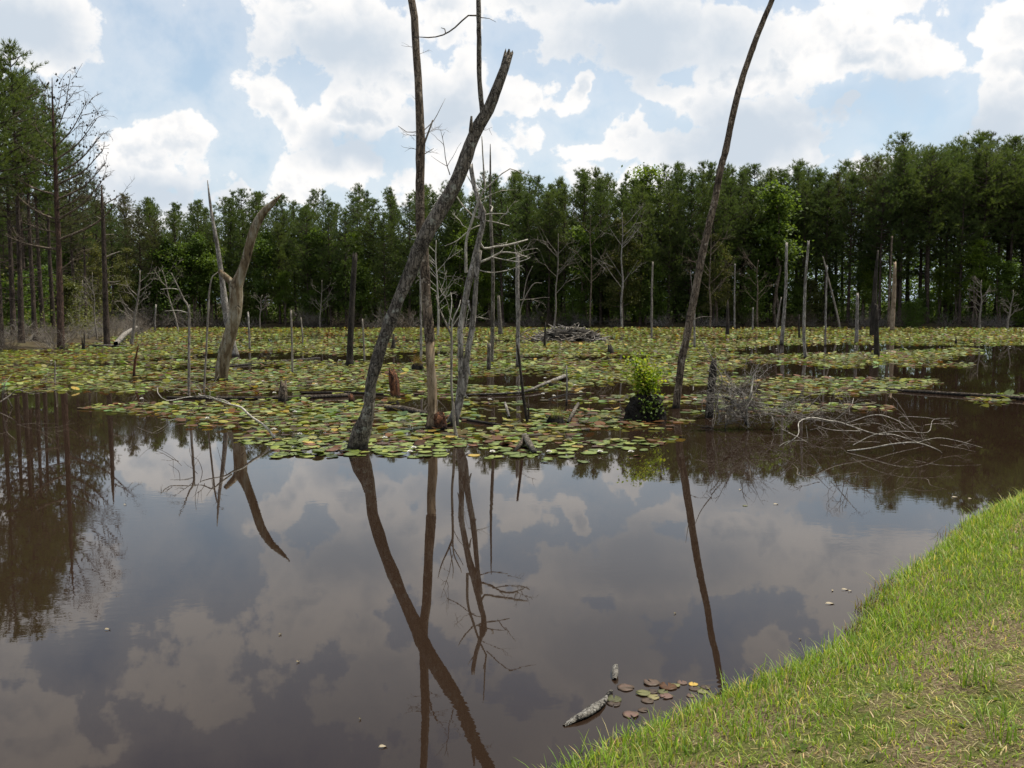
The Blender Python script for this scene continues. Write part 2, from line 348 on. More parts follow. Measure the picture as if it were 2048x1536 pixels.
gy = np.concatenate([np.linspace(-300, 20, 10), np.linspace(26, 150, 90), np.linspace(160, 1500, 20)])
X, Y = np.meshgrid(gx, gy); Z = landz(X, Y) + (fbm(X * .4, Y * .4, 3) - .5) * .15
def gridfaces(ny, nx):
    i, j = np.meshgrid(np.arange(ny - 1), np.arange(nx - 1), indexing='ij'); b = i * nx + j
    return np.stack([b, b + 1, b + nx + 1, b + nx], -1).reshape(-1, 4)
o = link('forest_ground', mesh_np('forest_ground', np.stack([X, Y, Z], -1).reshape(-1, 3), gridfaces(*X.shape), True, M['floor']), kind='structure')
# the near bank
SHORE_PX = [(1060, 1620), (1150, 1536), (1240, 1490), (1330, 1452), (1420, 1412), (1490, 1385), (1560, 1356), (1640, 1318), (1700, 1288), (1738, 1250), (1752, 1205), (1800, 1160), (1865, 1120), (1900, 1090), (1950, 1045), (2000, 1018), (2060, 992)]
SH = [ground(*q)[:2] for q in SHORE_PX]
SH = np.array([(-22, -16), (-9, -6.0), (-2.6, 1.2)] + [tuple(q) for q in SH] + [(8.4, 13.6), (12.5, 19.5), (19, 27), (60, 60)])
def shoredist(x, y):                     # + on the land side
    P = np.stack([x, y], -1); best = np.full(x.shape, 1e9); sg = np.ones(x.shape)
    for a, b in zip(SH[:-1], SH[1:]):
        e = b - a; tt = np.clip(((P - a) @ e) / (e @ e), 0, 1); dv = P - (a + tt[..., None] * e)
        d = np.hypot(dv[..., 0], dv[..., 1]); c = e[0] * dv[..., 1] - e[1] * dv[..., 0]
        up = d < best; best = np.where(up, d, best); sg = np.where(up, np.where(c < 0, 1, -1), sg)
    return best * sg
def bankz(x, y):
    s = shoredist(x, y)
    z = np.where(s > 0, .07 * (1 - np.exp(-s / .08)) + .255 * s, .35 * s)
    z = np.where(s > 2.7, .7585 + .06 * (1 - np.exp(-(s - 2.7) / .6)) , z)
    return np.maximum(z + (fbm(x * 1.7, y * 1.7, 9) - .5) * .09 * np.clip(s + .1, 0, 1), -.7), s
gx = np.concatenate([np.linspace(-22, -2, 20), np.linspace(-1.8, 9, 150), np.linspace(9.3, 60, 40)]); gy = np.concatenate([np.linspace(-18, -1, 18), np.linspace(-.8, 15, 180), np.linspace(15.4, 60, 40)])
X, Y = np.meshgrid(gx, gy); Z, Sd = bankz(X, Y)
Fq = gridfaces(*X.shape); keep = (Sd.ravel()[Fq] > -1.0).any(1)
o = link('grass_bank', mesh_np('grass_bank', np.stack([X, Y, Z], -1).reshape(-1, 3), Fq[keep], True, M['lawn']), kind='structure')

# ------------------------------------------------------------------ woods
def needles(P, Dn, n, ln, wd, spread=.9):
    """n needle blades round every tuft centre P (k,3), pointing along Dn"""
    k = len(P); d = np.repeat(Dn, n, 0) + rng.standard_normal((k * n, 3)) * spread * .6
    d /= np.linalg.norm(d, axis=1)[:, None]; b = np.repeat(P, n, 0) + rng.standard_normal((k * n, 3)) * .03
    L = ln * rng.uniform(.7, 1.25, (k * n, 1)); s = np.cross(d, rng.standard_normal((k * n, 3))); s /= np.linalg.norm(s, axis=1)[:, None]
    V = np.stack([b - s * wd * .5, b + s * wd * .5, b + d * L], 1).reshape(-1, 3)
    return V, np.arange(len(V)).reshape(-1, 3)
def leaves(P, size, upbias=.5):
    k = len(P); nrm = rng.standard_normal((k, 3)); nrm[:, 2] = np.abs(nrm[:, 2]) + upbias; nrm /= np.linalg.norm(nrm, axis=1)[:, None]
    a = np.cross(nrm, rng.standard_normal((k, 3))); a /= np.linalg.norm(a, axis=1)[:, None]; b = np.cross(nrm, a)
    L = size * rng.uniform(.65, 1.35, (k, 1)); Wd = L * .36
    V = np.stack([P - a * L * .5, P + b * Wd, P + a * L * .5 - nrm * L * .12, P - b * Wd], 1).reshape(-1, 3)
    return V, np.arange(len(V)).reshape(-1, 4)
def pine_meshes(H, base, wid, dens, seed, bark, nmat, dead=.5, prof=1.9, nl=.36):
    """trunk mesh, crown mesh, dead-limb mesh of a loblolly pine H metres tall"""
    global rng; rng = np.random.default_rng(seed)
    az0 = rng.uniform(0, 6.283, 3); zs = np.linspace(-.6, H, 16); bend = rng.uniform(-.25, .25, 2)
    cx = lambda z: np.stack([bend[0] * np.sin(z / H * 2.6), bend[1] * np.sin(z / H * 3.1), z], -1)
    tb = MB(); tb.tube(cx(zs), .011 * H * (1 - .93 * np.clip(zs / H, 0, 1)) * (1 + .35 * np.exp(-np.clip(zs, 0, 9) / .5)), 8, .05)
    PP, DD = [], []; lb = MB(); z = base * H
    while z < H - .15:
        f = (z - base * H) / (H * (1 - base)); L0 = wid * (1 - f ** prof) ** .8 * (.55 + .45 * min(1, f * 3.5)) + .22
        for k in range(rng.integers(3, 6)):
            if rng.random() > .93: continue
            az = rng.uniform(0, 6.283); L = L0 * rng.uniform(.45, 1.2) * (1 + .28 * np.cos(az - az0[0]) + .25 * np.sin(z * 1.1 + az0[1]) * np.cos(az - az0[2])); rise = (.15 + .75 * f) * rng.uniform(.6, 1.3)
            s = np.linspace(0, 1, 7); o = cx(np.array(z))
            pts = o + np.stack([np.cos(az) * L * s, np.sin(az) * L * s, L * (rise * s * .55 + .3 * s ** 2 - .06)], -1)
            lb.tube(pts[::2], np.linspace(.03 + .012 * L, .008, 4), 4, cap=False)
            nt = int(dens * (2.5 + L * 7))
            q = np.clip(rng.beta(2.2, 1.2, nt), .12, 1); ctr = o + np.stack([np.cos(az) * L * q, np.sin(az) * L * q, L * (rise * q * .55 + .3 * q ** 2 - .06)], -1)
            off = rng.standard_normal((nt, 3)) * np.array([.30, .30, .20]) * (.4 + .25 * L)
            PP.append(ctr + off); d = np.stack([np.full(nt, np.cos(az)), np.full(nt, np.sin(az)), np.full(nt, .8 + f)], -1) + off * .8; DD.append(d / np.linalg.norm(d, axis=1)[:, None])
        z += rng.uniform(.35, .6) * (.75 + .35 * (1 - f))
    n = 9; PP.append(cx(np.linspace(H - .9, H, n)) + rng.standard_normal((n, 3)) * .06); DD.append(np.tile([0, 0, 1.], (n, 1)))
    V, T = needles(np.concatenate(PP), np.concatenate(DD), 13, nl, .038)
    cb_ = MB(); cb_.add(V, T)
    db = MB()
    for k in range(int(26 * dead)):                       # bare limbs under the crown
        zz = rng.uniform(.12, base + .12) * H; az = rng.uniform(0, 6.283); L = rng.uniform(.4, 1.9)
        o = cx(np.array(zz)); s = np.linspace(0, 1, 4)
        db.tube(o + np.stack([np.cos(az) * L * s, np.sin(az) * L * s, L * (.15 * s + .2 * s ** 2) * rng.uniform(-1, 1)], -1), np.linspace(.03, .006, 4), 4, cap=False)
    lb.V += db.V; 
    off = 0
    l2 = MB(); l2.V = lb.V; l2.n = lb.n + db.n; l2.T = lb.T + [t_ + lb.n for t_ in db.T]; l2.Q = lb.Q + [q_ + lb.n for q_ in db.Q]
    return tb.mesh('pine_trunk', bark), cb_.mesh('pine_crown', nmat), l2.mesh('pine_limbs', bark)
PINES = [pine_meshes(20, b, wd, de, 100 + i, M['pinebark'], nm, dd, (1.3, 1.6, 1.5, 2.0, 2.3, 1.7)[i]) for i, (b, wd, de, nm, dd) in enumerate([
    (.16, 3.4, .85, M['needle'], .4), (.26, 3.0, .8, M['needle'], .6), (.14, 3.8, .8, M['needle'], .4), (.36, 3.6, .8, M['needle'], 1), (.50, 3.9, .8, M['needle'], 1.2), (.36, 3.1, .62, M['needle_brown'], 1.2)])]
TALL = [pine_meshes(20, b, wd, de, 200 + i, M['pinebark'], nm, dd) for i, (b, wd, de, nm, dd) in enumerate([
    (.50, 2.5, .8, M['needle'], 1.8), (.56, 2.3, .72, M['needle'], 1.8), (.44, 2.4, .66, M['needle_brown'], 1.8)])]
MARKS = [(330, 'beyond the left shore pines'), (560, 'behind the forked dead tree'), (800, 'behind the dark snag'), (960, 'behind the straight dead trunk'), (1100, 'behind the pale snag'), (1230, 'behind the heap of sticks'), (1340, 'behind the shrub island'), (1480, 'behind the bent bare pole'), (1640, 'behind the two slender snags'), (1830, 'behind the dark split trunk'), (9999, 'beyond the open right water')]
def mark(px): return next(m_ for lim, m_ in MARKS if px < lim)
def pine(kind, x, y, h, label, group, rz=None):
    z = float(landz(np.array(x), np.array(y)))
    r = thing('pine_tree', (x, y, z - .05), label, 'pine tree', group, random.uniform(0, 6.28) if rz is None else rz, h / 20 * np.array([random.uniform(.9, 1.15)] * 2 + [1]))
    link('trunk', kind[0], r); link('crown', kind[1], r); link('dead_limbs', kind[2], r, None, 'stuff')
    return r
TOPX = [-900, -400, 0, 200, 230, 300, 380, 460, 520, 600, 700, 760, 850, 920, 1000, 1080, 1150, 1240, 1370, 1480, 1560, 1640, 1700, 1790, 1860, 1960, 2030, 2500, 3000]
TOPY = [330, 340, 370, 395, 392, 402, 405, 392, 382, 395, 372, 380, 370, 360, 345, 350, 345, 345, 318, 335, 330, 338, 322, 278, 300, 270, 278, 300, 320]
def treetop(px, D, dy=0): return at(px, np.interp(px, TOPX, TOPY) + dy, D)[2]
rows = [(118, 3.1, 26), (121.5, 3.3, 10), (125, 3.6, 2), (129, 3.9, 0), (134, 4.4, 4), (141, 5, 8)]
random.seed(11)
for ri, (D, step, dy) in enumerate(rows):
    x = -82 - ri * 1.3
    while x < 86:
        xx = x + random.uniform(-.9, .9); y = D + FAR(xx) - 116 + random.uniform(-1.3, 1.3); px = 1024 + FPX * xx / y
        x += step
        if random.random() < .07: continue
        h = treetop(px, y, dy + random.choice([0, 4, 10, 16, 26, 40, 60]) * random.uniform(.6, 1.1))
        if px > 1500: kd = random.choice([1, 3, 3, 4, 4, 5])
        elif px < 330: kd = random.choice([1, 3, 5, 5])
        else: kd = random.choice([0, 0, 1, 2, 2, 3])
        lab = ('', 'second rank ', 'third rank ', 'deeper ', 'deep set ', 'hindmost ')[ri] + {0: 'bushy low branched pine of the far wood ', 1: 'slender green pine of the far wood ', 2: 'broad dense pine of the far wood ', 3: 'bare footed green pine of the far wood ', 4: 'tall long trunked pine of the far wood ', 5: 'sparse dull olive pine of the far wood '}[kd] + mark(px)
        if ri == 0: lab = 'waterside ' + lab
        pine(PINES[kd], xx, y, h, lab, 'pines of the far wood')
# the nearer pines on the left shore
for px, D, ty, kd in [(-120, 50, 60, 1), (-70, 58, 80, 0), (-25, 52, 95, 0), (16, 55, 92, 0), (2, 62, 130, 2), (47, 60, 150, 1), (66, 66, 185, 0), (88, 70, 205, 1), (108, 76, 240, 2), (32, 74, 170, 1), (-160, 66, 90, 0), (138, 84, 300, 2), (160, 92, 345, 0), (190, 100, 375, 2), (-60, 70, 120, 2)]:
    P = at(px, ty, D); x, y, h = P
    pine(TALL[kd], x, y, h, ('dull olive' if kd == 2 else 'dense crowned' if kd == 0 else 'high crowned') + ' bare trunked left shore pine ' + ('in front of' if D < 56 else 'beside' if D < 68 else 'well behind') + (' the bare cone bearing pine' if px > 40 else ' the thick leftmost trunks'), 'pines on the left shore')

# broadleaf trees and shrubs
def leafy(H, wid, n, seed, lm, lsz, stems=3, lo=.12, bark=None):
    global rng; rng = np.random.default_rng(seed)
    tb = MB(); P = []
    for k in range(stems):
        az = k * 6.283 / stems + rng.uniform(-.5, .5); ln = rng.uniform(.05, .35) * wid
        s = np.linspace(0, 1, 8); pts = np.stack([np.cos(az) * ln * s ** 1.3, np.sin(az) * ln * s ** 1.3, -.3 + (H * rng.uniform(.75, .97) + .3) * s], -1); pts[1:, :2] += rng.standard_normal((7, 2)) * .012 * H
        tb.tube(pts, np.linspace(.012 * H, .003 * H, 8), 6)
        for b in range(16):
            q = rng.uniform(lo + .05, .95); o = np.array([np.interp(q, s, pts[:, i]) for i in range(3)]); a2 = rng.uniform(0, 6.283); L = wid * rng.uniform(.35, .9) * (1 - .6 * q)
            e = o + np.array([np.cos(a2) * L, np.sin(a2) * L, L * rng.uniform(.1, .7)]); tb.tube([o, (o + e) / 2 + [0, 0, -.05 * L], e], [.005 * H, .003 * H, .0015 * H], 4, cap=False)
            for c in range(3):
                ctr = o + (e - o) * rng.uniform(.4, 1.1); P.append(ctr + rng.standard_normal((max(4, n // (stems * 48)), 3)) * np.array([.16, .16, .11]) * wid * rng.uniform(.5, 1.1))
        P.append(pts[-1] + rng.standard_normal((n // 20, 3)) * np.array([.1, .1, .07]) * wid)
    P = np.concatenate(P); P = P[P[:, 2] > .03 * H]
    V, Q = leaves(P, lsz); cb_ = MB(); cb_.add(V, None, Q)
    return tb.mesh('leafy_stems', bark or M['bark_brown']), cb_.mesh('leafy_crown', lm)
LEAFY = [leafy(9, 3.4, 5200, 31, M['leaf'], .24), leafy(6, 2.8, 4200, 32, M['leaf'], .20, 4, .05), leafy(12, 3.6, 6000, 33, M['leaf'], .26, 2, .3), leafy(5, 2.6, 3600, 34, M['leaf_olive'], .17, 5, .03), leafy(3, 2.0, 2600, 35, M['leaf'], .15, 6, .0), leafy(14, 4.2, 8000, 36, M['leaf_bright'], .22, 2, .3), leafy(13, 3.2, 8000, 37, M['leaf_olive'], .17, 2, .2)]
def broadleaf(kd, x, y, h, label, group, cat='tree', name='broadleaf_tree'):
    H0 = (9, 6, 12, 5, 3, 14, 13)[kd]; sc = h / H0
    r = thing(name, (x, y, float(landz(np.array(x), np.array(y))) - .05), label, cat, group, random.uniform(0, 6.28), sc * np.array([random.uniform(.85, 1.2)] * 2 + [1]))
    link('trunk', LEAFY[kd][0], r); link('crown', LEAFY[kd][1], r); return r
for k in range(62):
    px = -120 + k * 37 + random.uniform(-16, 16); D = 116 + random.uniform(.5, 6); kd = random.choice([0, 1, 2, 3, 4, 0, 1, 5, 5])
    x = at(px, 600, D)[0]; y = D + FAR(x) - 116
    h = {0: 9, 1: 6, 2: 12, 3: 5, 4: 3, 5: 9}[kd] * random.uniform(.75, 1.25)
    nm = ['green broadleaf tree', 'bushy green broadleaf sapling', 'tall slim broadleaf tree', 'olive leafy shrub', 'low green shrub', 'light green young tree'][kd]
    broadleaf(kd, x, y, h, nm + ' under the far pines ' + mark(px), 'understorey along the far shore', 'shrub' if kd in (3, 4) else 'tree', 'shrub' if kd in (3, 4) else 'broadleaf_tree')
for px, ty, D, kd, lab in [(1292, 338, 131, 5, 'round bright green broadleaf crown standing above the pines'), (1560, 365, 121, 2, 'green broadleaf tree right of the leaning bare pole'), (705, 470, 116.5, 5, 'yellow green broadleaf tree behind the dark snag'), (925, 440, 116.5, 5, 'light green tree behind the twisted white dead stems'), (1245, 430, 117, 6, 'olive tree round the white bare sapling on the far shore'),
    (1435, 462, 117, 6, 'yellow olive tree beside the bent pole on the far shore'), (1826, 590, 115, 1, 'bright bush at the far waterline by the tall snags'), (2025, 570, 116, 3, 'reddish olive shrub at the right end of the far shore'), (250, 500, 112, 6, 'olive tree behind the dark bare snag on the left'), (180, 470, 96, 6, 'olive broadleaf tree among the left pines'), (120, 560, 75, 3, 'olive shrub between the left pine trunks'), (60, 540, 70, 1, 'green shrub behind the left pine trunks'), (20, 560, 66, 1, 'leafy green sapling beside the left pine trunks'), (330, 470, 115, 0, 'dark green broadleaf tree left of the forked snag')]:
    P = at(px, ty, D); broadleaf(kd, P[0], P[1], P[2], lab, None, 'tree')

# dense growth on the floor of the wood
rng = np.random.default_rng(5)
n = 9500; cx_ = rng.uniform(-95, 100, n); cy_ = FAR(cx_) + rng.uniform(2.0, 34, n) ; hh = 1.0 + (5.0 + np.clip((cy_ - FAR(cx_) - 10) * .35, 0, 7)) * rng.random(n) ** 1.5 * (.4 + fbm(cx_ * .15, cy_ * .15, 21) * 1.3)
P = np.repeat(np.stack([cx_, cy_, landz(cx_, cy_) + hh * rng.uniform(.1, 1, n)], -1), 14, 0) + rng.standard_normal((n * 14, 3)) * np.array([.55, .55, .4])
V, Q = leaves(P, .30); m_ = MB(); m_.add(V, None, Q)
o = link('undergrowth', m_.mesh('undergrowth', M['leaf']), kind='stuff'); tag(o, 'dark leafy undergrowth filling the floor of the far wood', 'undergrowth')
n = 9000; cx_ = rng.uniform(-125, 130, n); cy_ = rng.uniform(152, 185, n); zz_ = rng.uniform(0, 14, n)
P = np.repeat(np.stack([cx_, cy_, landz(cx_, cy_) + zz_], -1), 12, 0) + rng.standard_normal((n * 12, 3)) * np.array([.9, .9, .6])
V, Q = leaves(P, .55); m_ = MB(); m_.add(V, None, Q)
o = link('deep_wood', m_.mesh('deep_wood', M['leaf']), kind='stuff'); tag(o, 'dark depth of the far wood seen between the trunks', 'wood')
n = 420; px_ = rng.uniform(-250, 230, n); cy_ = rng.uniform(62, 112, n); cx_ = (px_ - 1024) / FPX * cy_; ok = cx_ < LEFT(cy_) - 2; cx_, cy_ = cx_[ok], cy_[ok]; n = len(cx_); hh = 1 + 4.5 * rng.random(n) ** 1.5
P = np.repeat(np.stack([cx_, cy_, landz(cx_, cy_) + hh * rng.uniform(.05, 1, n)], -1), 40, 0) + rng.standard_normal((n * 40, 3)) * np.array([.6, .6, .45])
V, Q = leaves(P, .17); m_ = MB(); m_.add(V, None, Q)
o = link('undergrowth', m_.mesh('undergrowth_left', M['leaf_olive']), kind='stuff'); tag(o, 'olive leafy undergrowth behind the pine trunks of the left shore', 'undergrowth')

# ------------------------------------------------------------------ dead trees standing in the pond
def pts_of(L, D, dy=None):
    P = np.array([at(x, y, D + (0 if dy is None else dy[i])) for i, (x, y, *_) in enumerate(L)])
    return P, np.array([w_[2] * .5 / FPX * D / math.cos(math.atan((w_[0] - 1024) / FPX)) for w_ in L])
def baseD(px, py): return ground(px, py)[1]
def twigs_of(mb, o, d, L, r, depth, seg=4, curl=.35):
    """one bare twig with side twigs"""
    n = 5; P = [np.array(o, float)]; d = np.array(d, float); d /= np.linalg.norm(d)
    for k in range(n):
        d = d + rng.standard_normal(3) * curl * .45; d /= np.linalg.norm(d); P.append(P[-1] + d * L / n)
    mb.tube(P, np.linspace(r, r * .35, n + 1), seg, cap=False)
    if depth:
        for k in range(rng.integers(2, 5)):
            i = rng.integers(1, n); twigs_of(mb, P[i], (P[i] - P[i - 1]) / (L / n) + rng.standard_normal(3) * .75, L * rng.uniform(.35, .65), r * .6, depth - 1, seg, curl)
def snag(name, label, cat, trunk, mat, branches=(), bmat=None, twigs=(), group=None, jag=1.2, foot=1.25, lump=.05, D=None, seg=12, stems=(), split=None):
    """trunk: [(px,py,width px)...] from the waterline up; its foot goes on down into the mud"""
    D = D or baseD(trunk[0][0], trunk[0][1]); P, Rr = pts_of(trunk, D); P[0][2] = 0
    root = thing(name, (P[0][0], P[0][1], 0), label, cat, group); o0 = P[0].copy()
    P = np.concatenate([[P[0] - [0, 0, .55]], P]); Rr = np.concatenate([[Rr[0] * foot], Rr])
    st = max(.12, Rr[0] * .9) if D < 40 else max(.3, Rr[0] * 2)
    sg = seg if D < 40 else 8
    if split is None:
        b = MB(); b.tube(P - o0, Rr, sg, .035, True, st, lump, jag); link('trunk', b.mesh('trunk', mat), root)
    else:                                             # bark from the split point up, bare wood below it
        k, m2 = split; b = MB(); b.tube(P[:k + 1] - o0, Rr[:k + 1], sg, .02, True, st, lump); link('bare_trunk', b.mesh('bare_trunk', m2), root)
        b = MB(); b.tube(P[k:] - o0, Rr[k:] * 1.1, sg, .045, True, st, lump, jag); link('trunk', b.mesh('trunk', mat), root)
    for L in stems:
        p2, r2 = pts_of(L, D); b = MB(); b.tube(p2 - o0, r2, sg, .035, True, st, lump, jag); link('stem', b.mesh('stem', mat), root)
    for L in branches:
        p2, r2 = pts_of(L, D); n_ = len(p2); dep = np.cumsum(rng.uniform(-.12, .12, n_)); dep -= dep[0]; p2[:, 1] += dep * (1 if D < 40 else 2)
        b = MB(); b.tube(p2 - o0, r2, 6, .04, True, st * .6); link('branch', b.mesh('branch', bmat or mat), root)
    if twigs:
        b = MB()
        for (px, py, dx, dy, ln, w_, dep) in twigs:
            twigs_of(b, at(px, py, D) - o0, (dx, rng.uniform(-.5, .5), dy), ln / FPX * D, w_ * .5 / FPX * D, dep)
        link('twigs', b.mesh('twigs', bmat or mat), root, None, 'stuff')
    return root
rng = np.random.default_rng(77)
snag('leaning_dead_tree', 'thick grey dead trunk leaning right with a broken top and an upright side limb', 'dead tree',
  [(714, 898, 38), (716, 885, 38), (723, 860, 36), (732, 835, 27), (738, 808, 21), (742, 767, 21), (754, 725, 24), (766, 683, 22), (781, 642, 25), (797, 600, 23), (820, 545, 27), (846, 480, 30), (886, 410, 30), (917, 355, 28), (940, 292, 25), (957, 253, 24), (978, 219, 22), (995, 174, 19), (1009, 137, 17), (1017, 106, 16)], M['bark'],
  [[(966, 228, 13), (963, 205, 10), (959, 154, 9.5), (958.6, 68, 9), (957.6, 0, 9), (954, -120, 7), (957, -240, 3)], [(952, 31, 3.5), (937, 34, 3), (910, 55, 3), (886, 70, 2.6), (858, 79, 2.4), (826, 76, 1)], [(891, 65, 2.2), (889, 56, 2), (881, 50, 1.2)], [(943, 290, 9), (942, 262, 8), (944, 236, 4)], [(962, 35, 2), (978, 33, 1.2), (992, 38, .6)]], twigs=[(962, 260, .2, .1, 40, 1.5, 1), (900, 350, -.3, 1, 90, 2, 1)], foot=1.15, seg=18)
snag('straight_dead_tree', 'tall straight dead trunk, bare tan below and grey bark above', 'dead tree',
  [(870, 858, 40), (868, 845, 33), (866, 828, 21), (865, 808, 19), (864, 767, 19), (860.5, 725, 17), (860, 683, 17.5), (856, 642, 17), (853, 600, 16), (847, 494, 16), (841, 461, 16), (840, 393, 16), (840, 342, 16.5), (841, 290, 17), (839, 222, 15), (836, 154, 14), (831, 85, 13), (829, 34, 12), (823, 0, 12), (812, -70, 11), (805, -120, 8)], M['bark_brown'],
  [[(849, 286, 4), (858, 264, 3.5), (867, 243, 3)], [(846, 262, 2), (866, 240, 1.6), (880, 215, 1), (890, 195, .5)], [(838, 263, 2), (812, 262, 1.6), (795, 250, 1)], [(846, 310, 2), (858, 303, 1.6), (868, 298, .8)]], M['twig'], [(834, 272, -1, .3, 45, 1.3, 2), (846, 268, 1, .2, 45, 1.3, 2), (836, 300, -1, .1, 35, 1.2, 1), (848, 300, .6, -.4, 40, 1.1, 1), (828, 95, -1, .5, 30, 1, 1), (837, 110, 1, .6, 25, 1, 1), (838, 210, -1, .8, 25, 1, 0)], split=(7, M['bare']), seg=16)
snag('twisted_dead_tree', 'twisted pair of flaking grey dead stems with pale twigs', 'dead tree',
  [(904, 850, 30), (908, 835, 22), (918, 808, 17), (923, 777, 16), (922.5, 735, 12.5), (922, 704, 11), (920, 662, 12), (927, 621, 12), (934, 580, 13), (943, 546, 15), (951, 510, 12), (959, 475, 10.5), (965, 452, 10), (966, 424, 12), (957, 401, 8), (949, 374, 8), (942.5, 339, 8), (942, 328, 6)], M['silver'],
  [[(936, 546, 5), (949, 530, 5), (984, 514, 4.5), (1000, 505, 3.5), (1027, 506, 2.5), (1055, 514, 1.5)], [(957, 478, 5), (967, 496, 4.5), (990, 493, 4), (1012, 490, 4), (1035, 484, 3.5), (1056, 477, 2.5)], [(946, 432, 3.5), (973, 442, 3), (994, 446, 2.5), (1019, 453, 1.5)], [(953, 434, 3), (980, 429, 2.5), (1010, 429, 1.5)], [(912, 390, 1.5), (924, 409, 2.8), (946, 432, 3.5)],
   [(932, 545, 6), (933, 485, 5), (945, 442, 5), (959, 399, 4), (971, 378, 3), (965, 354, 2)], [(971, 378, 2.5), (1004, 348, 2.2), (1020, 339, 2), (1045, 349, 1.6), (1074, 358, .8)], [(957, 389, 2.5), (945, 370, 2.5), (932, 346, 1.5)], [(984, 514, 2.5), (1010, 520, 2.2), (1040, 524, 2), (1060, 516, 1.2)], [(945, 536, 3), (965, 542, 2.5), (985, 545, 2), (1015, 540, 1.2)], [(982, 424, 4), (985, 413, 2.5), (980, 408, 1.5)], [(994, 446, 2), (1006, 432, 1.8), (1018, 424, 1)], [(890, 492, 1.5), (915, 482, 2), (940, 460, 2), (960, 450, 2)], [(970, 372, 3.5), (967, 330, 3), (964, 275, 2)]], M['pale'],
  [(1027, 506, 1, .1, 45, 1.6, 2), (1000, 505, .6, .5, 40, 1.5, 1), (1010, 520, 1, .2, 45, 1.4, 2), (1015, 540, 1, .3, 35, 1.3, 1), (1010, 429, .8, .7, 35, 1.4, 1), (1030, 485, .1, -1, 30, 1.3, 1), (960, 400, 1, .6, 60, 1.4, 1), (940, 460, -1, .6, 60, 1.4, 2), (925, 700, -.4, 1, 60, 1.3, 1), (935, 640, .8, .5, 50, 1.3, 1)],
  stems=[[(921, 800, 10), (929, 777, 12), (933, 725, 12), (937, 694, 11), (943, 662, 11), (947.5, 621, 10), (949, 600, 9.5), (953, 553, 9), (957, 524, 8), (961, 500, 6)]], lump=.09, seg=14)
snag('dead_sapling', 'thin grey dead sapling forking into pale twigs in front of the twisted stems', 'dead sapling',
  [(913, 877, 10), (911, 862, 7.5), (909, 850, 6.5), (906, 808, 5.5), (903, 777, 5), (903, 725, 5), (903, 672, 5), (896, 655, 4), (879, 617, 2.5), (872, 590, 1)], M['twig'],
  [[(903, 672, 3.5), (906, 640, 2.6), (918, 615, 2), (921, 600, 1)], [(897, 655, 2.5), (903, 610, 2), (901, 585, 1)], [(900, 660, 2.2), (914, 640, 1.8), (925, 622, 1)]], M['pale'], [(903, 640, -.4, 1, 90, 1.6, 2), (905, 690, .5, 1, 60, 1.4, 1)])
snag('bare_pole', 'very tall bare bent pole leaning right with peeling brown bark at its foot', 'dead tree',
  [(1352, 816, 15), (1358, 767, 13), (1363.6, 718, 14), (1370, 690, 14), (1376, 660, 14.5), (1382, 627, 14.5), (1392, 576, 14.5), (1401, 528, 15), (1413, 470, 14), (1430, 400, 13.5), (1440, 342, 13), (1451, 301, 12), (1465, 235, 11.5), (1481, 170, 11), (1500.5, 109, 10.5), (1522, 52, 10), (1544, 0, 9.5), (1575, -70, 9), (1600, -120, 7)], M['bark_brown'],
  [[(1388, 600, 1.5), (1382, 570, 1.2), (1380, 540, .6)], [(1385, 640, 1.6), (1402, 634, 1.2), (1425, 633, .6)]], M['twig'], jag=.5, lump=.06, seg=14)
snag('forked_dead_tree', 'smooth tan and mottled dead trunk forking into a stub and a splintered limb', 'dead tree',
  [(442, 761, 25), (446, 730, 26), (452, 700, 26), (460, 669, 25), (468, 640, 24), (472, 612, 24), (472, 590, 25), (472, 572, 24), (481, 552, 17), (492, 518, 16), (503, 475, 15.5), (515, 443, 16), (530, 421, 13), (545, 407, 10), (556, 396, 5), (565, 387, 1)], M['mottled'],
  [[(468, 578, 20), (460, 563, 14), (449, 552, 12), (438, 541, 8)]], jag=.6, foot=1.1, lump=.05, seg=18)
snag('dead_tree', 'slim grey dead tree with a needle sharp top behind the forked trunk', 'dead tree',
  [(472, 712, 15), (466, 690, 13), (454.5, 641, 13), (449, 603, 13), (444.5, 563, 10), (441, 535, 9), (433, 483, 8), (424, 434, 6), (420, 403, 5), (415, 361, 1.5)], M['silver'])
snag('dark_snag', 'thick dark snag with a swollen foot behind the leaning trunk', 'snag', [(699.5, 731, 21), (699.5, 720, 14), (701, 672, 13), (705, 587, 11), (708, 540, 10), (710, 508, 9)], M['dark'])
snag('thin_snag', 'tall thin grey snag rising behind the twisted stems', 'snag', [(983, 727, 8), (985, 655, 7.5), (986, 552, 7), (982, 450, 6.5), (980.6, 397, 4.5), (980.6, 319, 3), (980.6, 288, 1.2)], M['bark'])
snag('snag', 'pale grey snag with a bare forked side twig', 'snag', [(1036, 734, 8), (1036, 690, 8), (1036, 638, 8), (1034.5, 570, 8.5), (1035.5, 508, 8)], M['silver'], [[(1040, 640, 2.5), (1043, 611, 2.5), (1065, 570, 2), (1084, 566, 1)], [(1046, 600, 2), (1053, 560, 1.6), (1065, 532, 1)], [(1040, 672, 2.5), (1056, 660, 2), (1076, 656, 1)]], M['twig'], [(1040, 600, 1, .2, 60, 1.4, 2), (1036, 520, 1, .3, 40, 1.2, 1)])
snag('thin_pole', 'thin dark pole leaning left out of the pads below the pale snag', 'pole', [(1055, 846, 7), (1048, 802, 6.5), (1043, 758, 6), (1038, 715, 5.5), (1035, 690, 4.5)], M['dark'])
snag('short_stake', 'short dark stake beside the thin pole leaning left', 'stake', [(1057, 840, 3.5), (1057, 815, 3), (1056.5, 796, 2)], M['dark'])
snag('broken_post', 'short grey broken post beside the tall thin snag', 'post', [(977, 741, 8.5), (978, 712, 8), (978, 686, 8)], M['bark'])
